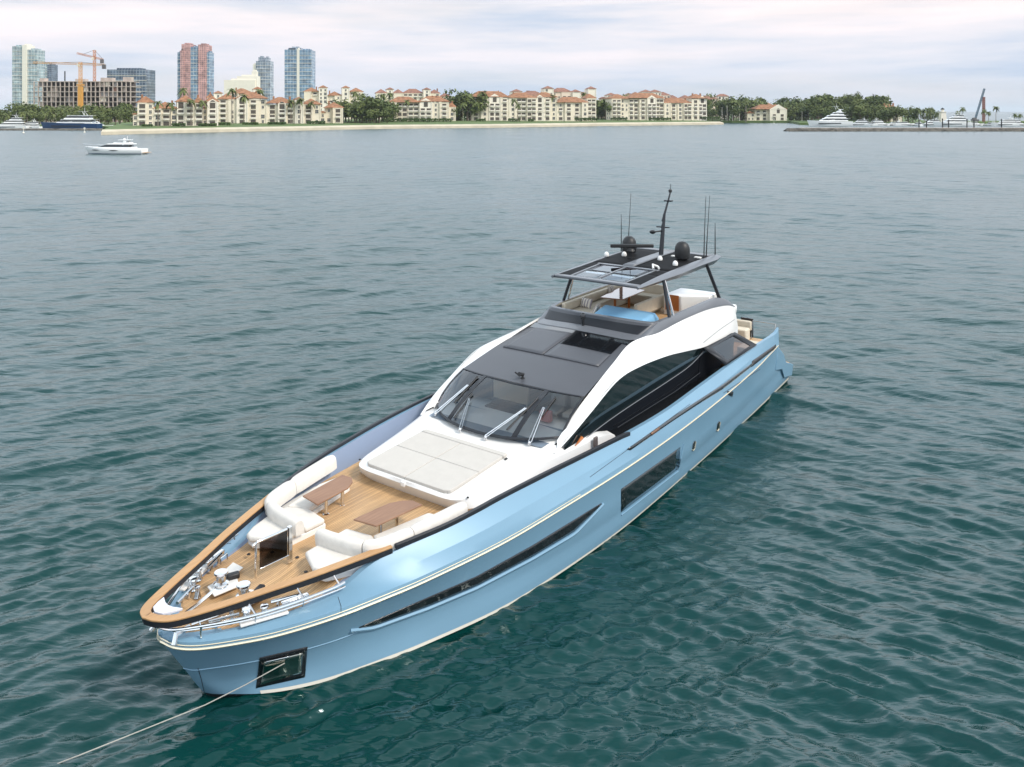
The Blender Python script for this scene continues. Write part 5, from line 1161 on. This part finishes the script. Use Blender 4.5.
# the white boat under way, built with more care
def sport_yacht():
    Y = wY(153.8); x = wx(114.5, Y, 0); L = 16.0
    root = empty('cruising_yacht', (x, Y, 0), R(180), 'white motor yacht lying alone on the open water at the left, bow to the left', 'motor yacht'); root.scale = (1, 1, .80)
    B = 2.3
    st_ = [i / 20 for i in range(21)]
    hw = lambda t, k: B * (1 - max(0, (t - .4) / .6) ** 2.4) * k * (.94 + .06 * min(1, t * 5))
    rows = [[Vector(((-.5 + t * (1 + dx)) * L, hw(t, k), z + zz * t * t)) for t in st_] for z, k, dx, zz in ((-.5, .7, -.09, 0), (.05, .86, -.07, .05), (.9, .97, -.03, .35), (1.55, 1.0, 0, .75), (1.75, .97, .0, .75))]
    b = MB(); b.loft(rows); b.loft([mir(r) for r in rows]); b.loft([rows[-1], mir(rows[-1])]); e_ = [r[0] for r in rows]; b.loft([e_, mir(e_)]); b.build('hull', M_bwhite, root)
    b = MB(); b.loft([[p + Vector((0, .015, 0)) for p in rows[1]], [p.lerp(q, .16) + Vector((0, .02, 0)) for p, q in zip(rows[1], rows[2])]]); b.loft([mir([p + Vector((0, .015, 0)) for p in rows[1]]), mir([p.lerp(q, .16) + Vector((0, .02, 0)) for p, q in zip(rows[1], rows[2])])]); b.build('boot_stripe', M_navy, root)
    for s in (1, -1):
        for x0_, x1_ in ((-2.0, .6), (3.2, 5.6)):
            b = MB(); up = []; dn = []
            for i in range(9):
                xx = x0_ + (x1_ - x0_) * i / 8; t = xx / L + .5; y = hw(t, .985) + .03; e2 = .16 * math.sin(math.pi * min(1, max(0.05, i / 8)))
                up.append(Vector((xx, s * y, 1.15 + .35 * t * t + e2))); dn.append(Vector((xx, s * y, 1.15 + .35 * t * t - e2)))
            b.loft([up, dn]); b.build('hull_window', M_bwin, root, solid=.03)
    def cab(z0, z1, xa, xb, wa, wb, sa, sb):
        return [[(xa, -wa, z0), (xb, -wa * .62, z0), (xb + .35, 0, z0), (xb, wa * .62, z0), (xa, wa, z0)], [(xa + sa, -wb, z1), (xb - sb, -wb * .62, z1), (xb - sb + .25, 0, z1), (xb - sb, wb * .62, z1), (xa + sa, wb, z1)]]
    b = MB(); b.loft(cab(1.75, 2.25, -5.2, 5.4, 1.9, 1.8, 0, 1.6), True, True); b.build('coachroof', M_bwhite, root, ang=20)
    b = MB(); b.loft(cab(2.25, 3.15, -4.6, 3.8, 1.75, 1.5, .4, 2.2), True, True); b.build('cabin_window', M_bwin, root, smooth=False)
    b = MB(); b.loft(cab(3.15, 3.40, -5.2, 1.9, 1.65, 1.6, 0, .5), True, True); b.build('hardtop', M_bwhite, root, ang=20)
    b = MB(); b.loft(cab(3.40, 3.80, -4.4, .2, 1.35, 1.3, .1, .4), True, True); b.build('flybridge', M_bwhite, root, ang=20)
    for s in (1, -1):
        b = MB(); b.loft([[(-3.9, s * 1.5, 2.2), (-2.6, s * 1.5, 2.2), (-2.6, s * 1.4, 2.2), (-3.9, s * 1.4, 2.2)], [(-3.6, s * 1.3, 4.6), (-2.9, s * 1.3, 4.6), (-2.9, s * 1.2, 4.6), (-3.6, s * 1.2, 4.6)]], True, True); b.build('radar_arch', M_bwhite, root, bevel=.04)
    b = MB(); b.box((-2.9, 0, 4.62), (2.8, 2.8, .14)); b.build('bimini_top', M_bwhite, root, bevel=.05)
    b = MB(); b.lathe([(.3, 0), (.32, .2), (.2, .4), (0, .45)], (-2.6, 0, 4.7), 14); b.tube([(-3.3, 0, 4.6), (-3.5, 0, 5.8)], .05, 6); b.build('radar_dome', M_bwhite, root)
    b = MB(); b.tube([(2.0, -1.5, 3.0), (5.2, -1.35, 3.1), (7.6, -.6, 3.25), (8.35, 0, 3.3), (7.6, .6, 3.25), (5.2, 1.35, 3.1), (2.0, 1.5, 3.0)], .035, 6)
    for (xx, yy) in ((3.5, 1.42), (5.2, 1.35), (6.6, 1.0), (7.6, .6), (8.35, 0)):
        for s in (1, -1): b.tube([(xx, s * yy, 2.1), (xx, s * yy, 3.15)], .025, 5)
    b.build('guard_rail', M_steel, root)
    b = MB(); b.box((-8.6, 0, .45), (.9, 3.6, .15)); b.build('swim_platform', MATS['teak_deck'], root, bevel=.03)
sport_yacht()
Yb = 520
boat('long dark blue motor yacht moored behind the jetty at the far left', wx(70, Yb), Yb, 37, R(178), 2, M_navy, name='superyacht', cat='yacht', fb=3.7, beam=7)
boat('white yacht moored at the far left edge, bow to the left', wx(8, 535), 535, 24, R(185), 3, group='white boats at the far left')
boat('white yacht between the left edge boat and the dark blue yacht', wx(28, 540), 540, 17, R(175), 2, group='white boats at the far left')
boat('white yacht half hidden behind the right end of the dark blue yacht', wx(97, 548), 548, 20, R(10), 3, group='white boats at the far left')
Yr = 640
boat('largest white motor yacht in the marina, tiered like a wedge below the wooded mound', wx(829, Yr), Yr, 34, R(184), 4, name='superyacht', cat='yacht', beam=7.5, fb=3.6)
for (u, Y, L, rz, tr_, lab) in ((858, 650, 15, 170, 2, 'white boat just right of the largest marina yacht'), (870, 655, 12, 95, 1, 'small white boat below the low peach house'), (881, 650, 14, 12, 2, 'white boat below the left side of the cream house'), (893, 655, 12, 190, 1, 'low white boat below the cream house'), (905, 650, 14, 5, 1, 'long low white boat under the palms right of the cream house'), (917, 645, 10, 95, 1, 'small white boat before the first dark piles'), (930, 650, 15, 175, 2, 'white boat left of the lighthouse'),
                                 (951, 640, 24, 184, 3, 'big white yacht below the white lighthouse'), (975, 650, 13, 10, 1, 'white boat under the leaning boom'), (990, 645, 11, 100, 1, 'small white boat below the tall lone palm'), (1004, 640, 18, 186, 2, 'white yacht with two decks near the far right edge'), (1018, 650, 14, 0, 2, 'last white boat at the far right edge')):
    boat(lab, wx(u, Y), Y, L * 1.2, R(rz), tr_, group='white boats in the marina', mast=L > 12)
# jetties, piles, beacons
def jetty(label, u0, u1, Y, z, d=5, m=None):
    x0, x1 = wx(u0, Y, 0), wx(u1, Y, 0); rng = random.Random(int(u0) + 5); n = int((x1 - x0) / 2)
    b = MB(); rows = []
    for i in range(n + 1):
        x = x0 + (x1 - x0) * i / n; j = lambda k: rng.uniform(-k, k); zt = z * (1 if 0 < i < n else .3)
        rows.append([(x + j(.5), Y - d / 2 - 1.6 + j(.5), -.6), (x + j(.5), Y - d / 2 - .6 + j(.5), zt * .55 + j(.3)), (x, Y - d / 2 + .3, zt + j(.18)), (x, Y + d / 2, zt + j(.15)), (x, Y + d / 2 + 1.2, -.6)])
    b.loft(rows); tag(b.build('jetty', m or M_rock, smooth=False), label, 'jetty')
jetty('long dark stone jetty across the front of the marina at the right', 785, 1075, 478, 1.7)
jetty('dark stone jetty before the moored boats at the far left', -60, 103, 500, 1.1)
jq = MB(); jq.box((0, 0, .8), (wx(1075, 479) - wx(800, 479), 3, .25)); o = jq.build('walkway', M_conc, smooth=False); o.location = ((wx(1075, 479) + wx(800, 479)) / 2, 479.5, 1.05); tag(o, 'pale concrete walkway along the top of the right jetty', 'walkway')
for u, v, lab in ((919,119.5,'first dark pile from the left on the right jetty'), (926.5,120.5,'second dark pile from the left on the right jetty'), (942.5,118.5,'dark pile below the white lighthouse'), (948.5,119.5,'dark pile just right of the lighthouse pile'), (967,119,'taller dark pile left of the leaning boom'), (974,119.5,'dark pile under the leaning boom'), (1001.5,119,'dark pile nearest the right edge on the jetty')):
    Y = 484; h = wz(v, Y); b = MB(); b.lathe([(.32, -.5), (.32, h - .4), (.38, h - .4), (.38, h - .1), (.15, h)], n=10); o = b.build('mooring_pile', mat('tarred_timber', (.03,.032,.035), .8)); o.location = (wx(u, Y), Y, 0); tag(o, lab, 'pile', 'piles along the right jetty')
for u, v0, v1, lab in ((23.5,133,126.5,'white channel marker off the far left boats'), (84.5,132.5,127,'white channel marker left of the sea wall corner'), (774,123.5,117.5,'white channel marker before the yellow house')):
    Y = wY(v0); h = wz(v1, Y); b = MB(); b.lathe([(.10, -.5), (.10, h * .5), (.08, h)], n=8); b.box((0, -.05, h * .75), (.9, .1, .9)); b.lathe([(.5, -.3), (.55, .2), (.3, .5), (.1, .6)], n=10); o = b.build('channel_marker', M_trim); o.location = (wx(u, Y, 0), Y, 0); tag(o, lab, 'marker', 'white channel markers')
for u, v, lab in ((722,108,'first thin white pole from the left by the trees before the yellow house'), (727,106,'tall thin white pole left of the yellow house, second in the row'), (732.5,107,'third thin white pole before the trees left of the yellow house'), (739.5,105.5,'last thin white pole left of the yellow house'), (802,112,'lone white pole between the yellow house and the big white yacht')):
    Y = 832; h = wz(v, Y) - 1.9; b = MB(); b.tube([(0, 0, 0), (0, 0, h)], [.22, .12], 8); b.lathe([(.35, 0), (.35, .5), (.2, .6)], n=8); b.lathe([(.25, h), (.2, h + .3), (0, h + .35)], n=8); o = b.build('flag_pole', M_trim); o.location = (wx(u, Y), Y, 1.9); tag(o, lab, 'pole', 'white poles by the harbour')
# lighthouse
Y = 720; root = empty('lighthouse', (wx(942.5, Y), Y, 1.9), 0, 'small white square lighthouse tower with a dark cap among the marina boats', 'lighthouse'); h = wz(109.5, Y) - 1.9
b = MB(); b.loft([[(-2.6,-2.6,0),(2.6,-2.6,0),(2.6,2.6,0),(-2.6,2.6,0)], [(-1.9,-1.9,h*.8),(1.9,-1.9,h*.8),(1.9,1.9,h*.8),(-1.9,1.9,h*.8)]], True, True); b.build('tower', M_stucco2, root, smooth=False)
b = MB(); b.box((0,0,h*.8+.2), (4.8,4.8,.4)); b.build('gallery', M_trim, root, smooth=False)
b = MB(); b.lathe([(1.2,h*.8+.4),(1.2,h)], n=12); b.build('lantern', M_stucco2, root); b = MB(); b.lathe([(1.7,h),(1.3,h+.7),(.2,h+1.5),(0,h+1.6)], n=12); b.build('cap', M_char, root)
# leaning boom and red mast at the right
Y = 760; root = empty('mobile_crane', (wx(975.5, Y), Y, 1.9), 0, 'dark blue crane boom leaning to the right above the marina', 'crane'); bx = wx(975.5, Y)
b = MB(); lattice(b, (0, 0, 3), (wx(984.5, Y) - bx, 0, wz(88.5, Y) - 1.9), 1.1, 14, .2); b.build('boom', mat('blue_grey_paint', (.07,.13,.18), .5), root)
b = MB(); b.box((-.5, 0, 1.2), (6, 3, 2.0)); b.box((-1, 0, 2.8), (3, 2.6, 1.6)); b.build('crane_body', M_ballast, root, smooth=False)
b = MB(); lattice(b, (0, 0, 0), (0, 0, wz(97, 770) - 1.9), 1.5, 12, .32); o = b.build('pylon', mat('rust_red_paint', (.28,.10,.07), .7)); o.location = (wx(983.7, 770), 770, 1.9); tag(o, 'rust red lattice mast beside the leaning blue boom', 'mast')
for u, lab in ((664.5, 'left one of two white deck chairs on the beach below the right end villa'), (668.5, 'right one of two white deck chairs on the beach below the right end villa')):
    Y = 768; b = MB(); b.box((0,0,.5),(1.6,.9,.16)); b.box((.7,0,1.1),(.16,.9,1.3), tilt=.3); b.box((-.6,0,.2),(.12,.8,.5)); b.box((.6,0,.2),(.12,.8,.5)); o = b.build('deck_chair', M_trim, smooth=False); o.location = (wx(u, Y), Y, 2.3); tag(o, lab, 'deck chair', 'deck chairs on the beach')

# ------------------------------------------------------------------ sea air
hz_ = MB(); hz_.box((0, 0, 100), (100000, 100000, 206)); ho = hz_.build('haze', None, smooth=False)
q = NT('sea_air'); q.t.nodes.remove(q.b); pv = q.n('ShaderNodeVolumePrincipled'); pv.inputs['Density'].default_value = .00005; pv.inputs['Color'].default_value = (.80, .88, .95, 1)
q.l(pv.outputs[0], q.o.inputs['Volume']); ho.data.materials.clear(); ho.data.materials.append(q.m); tag(ho, kind='stuff')
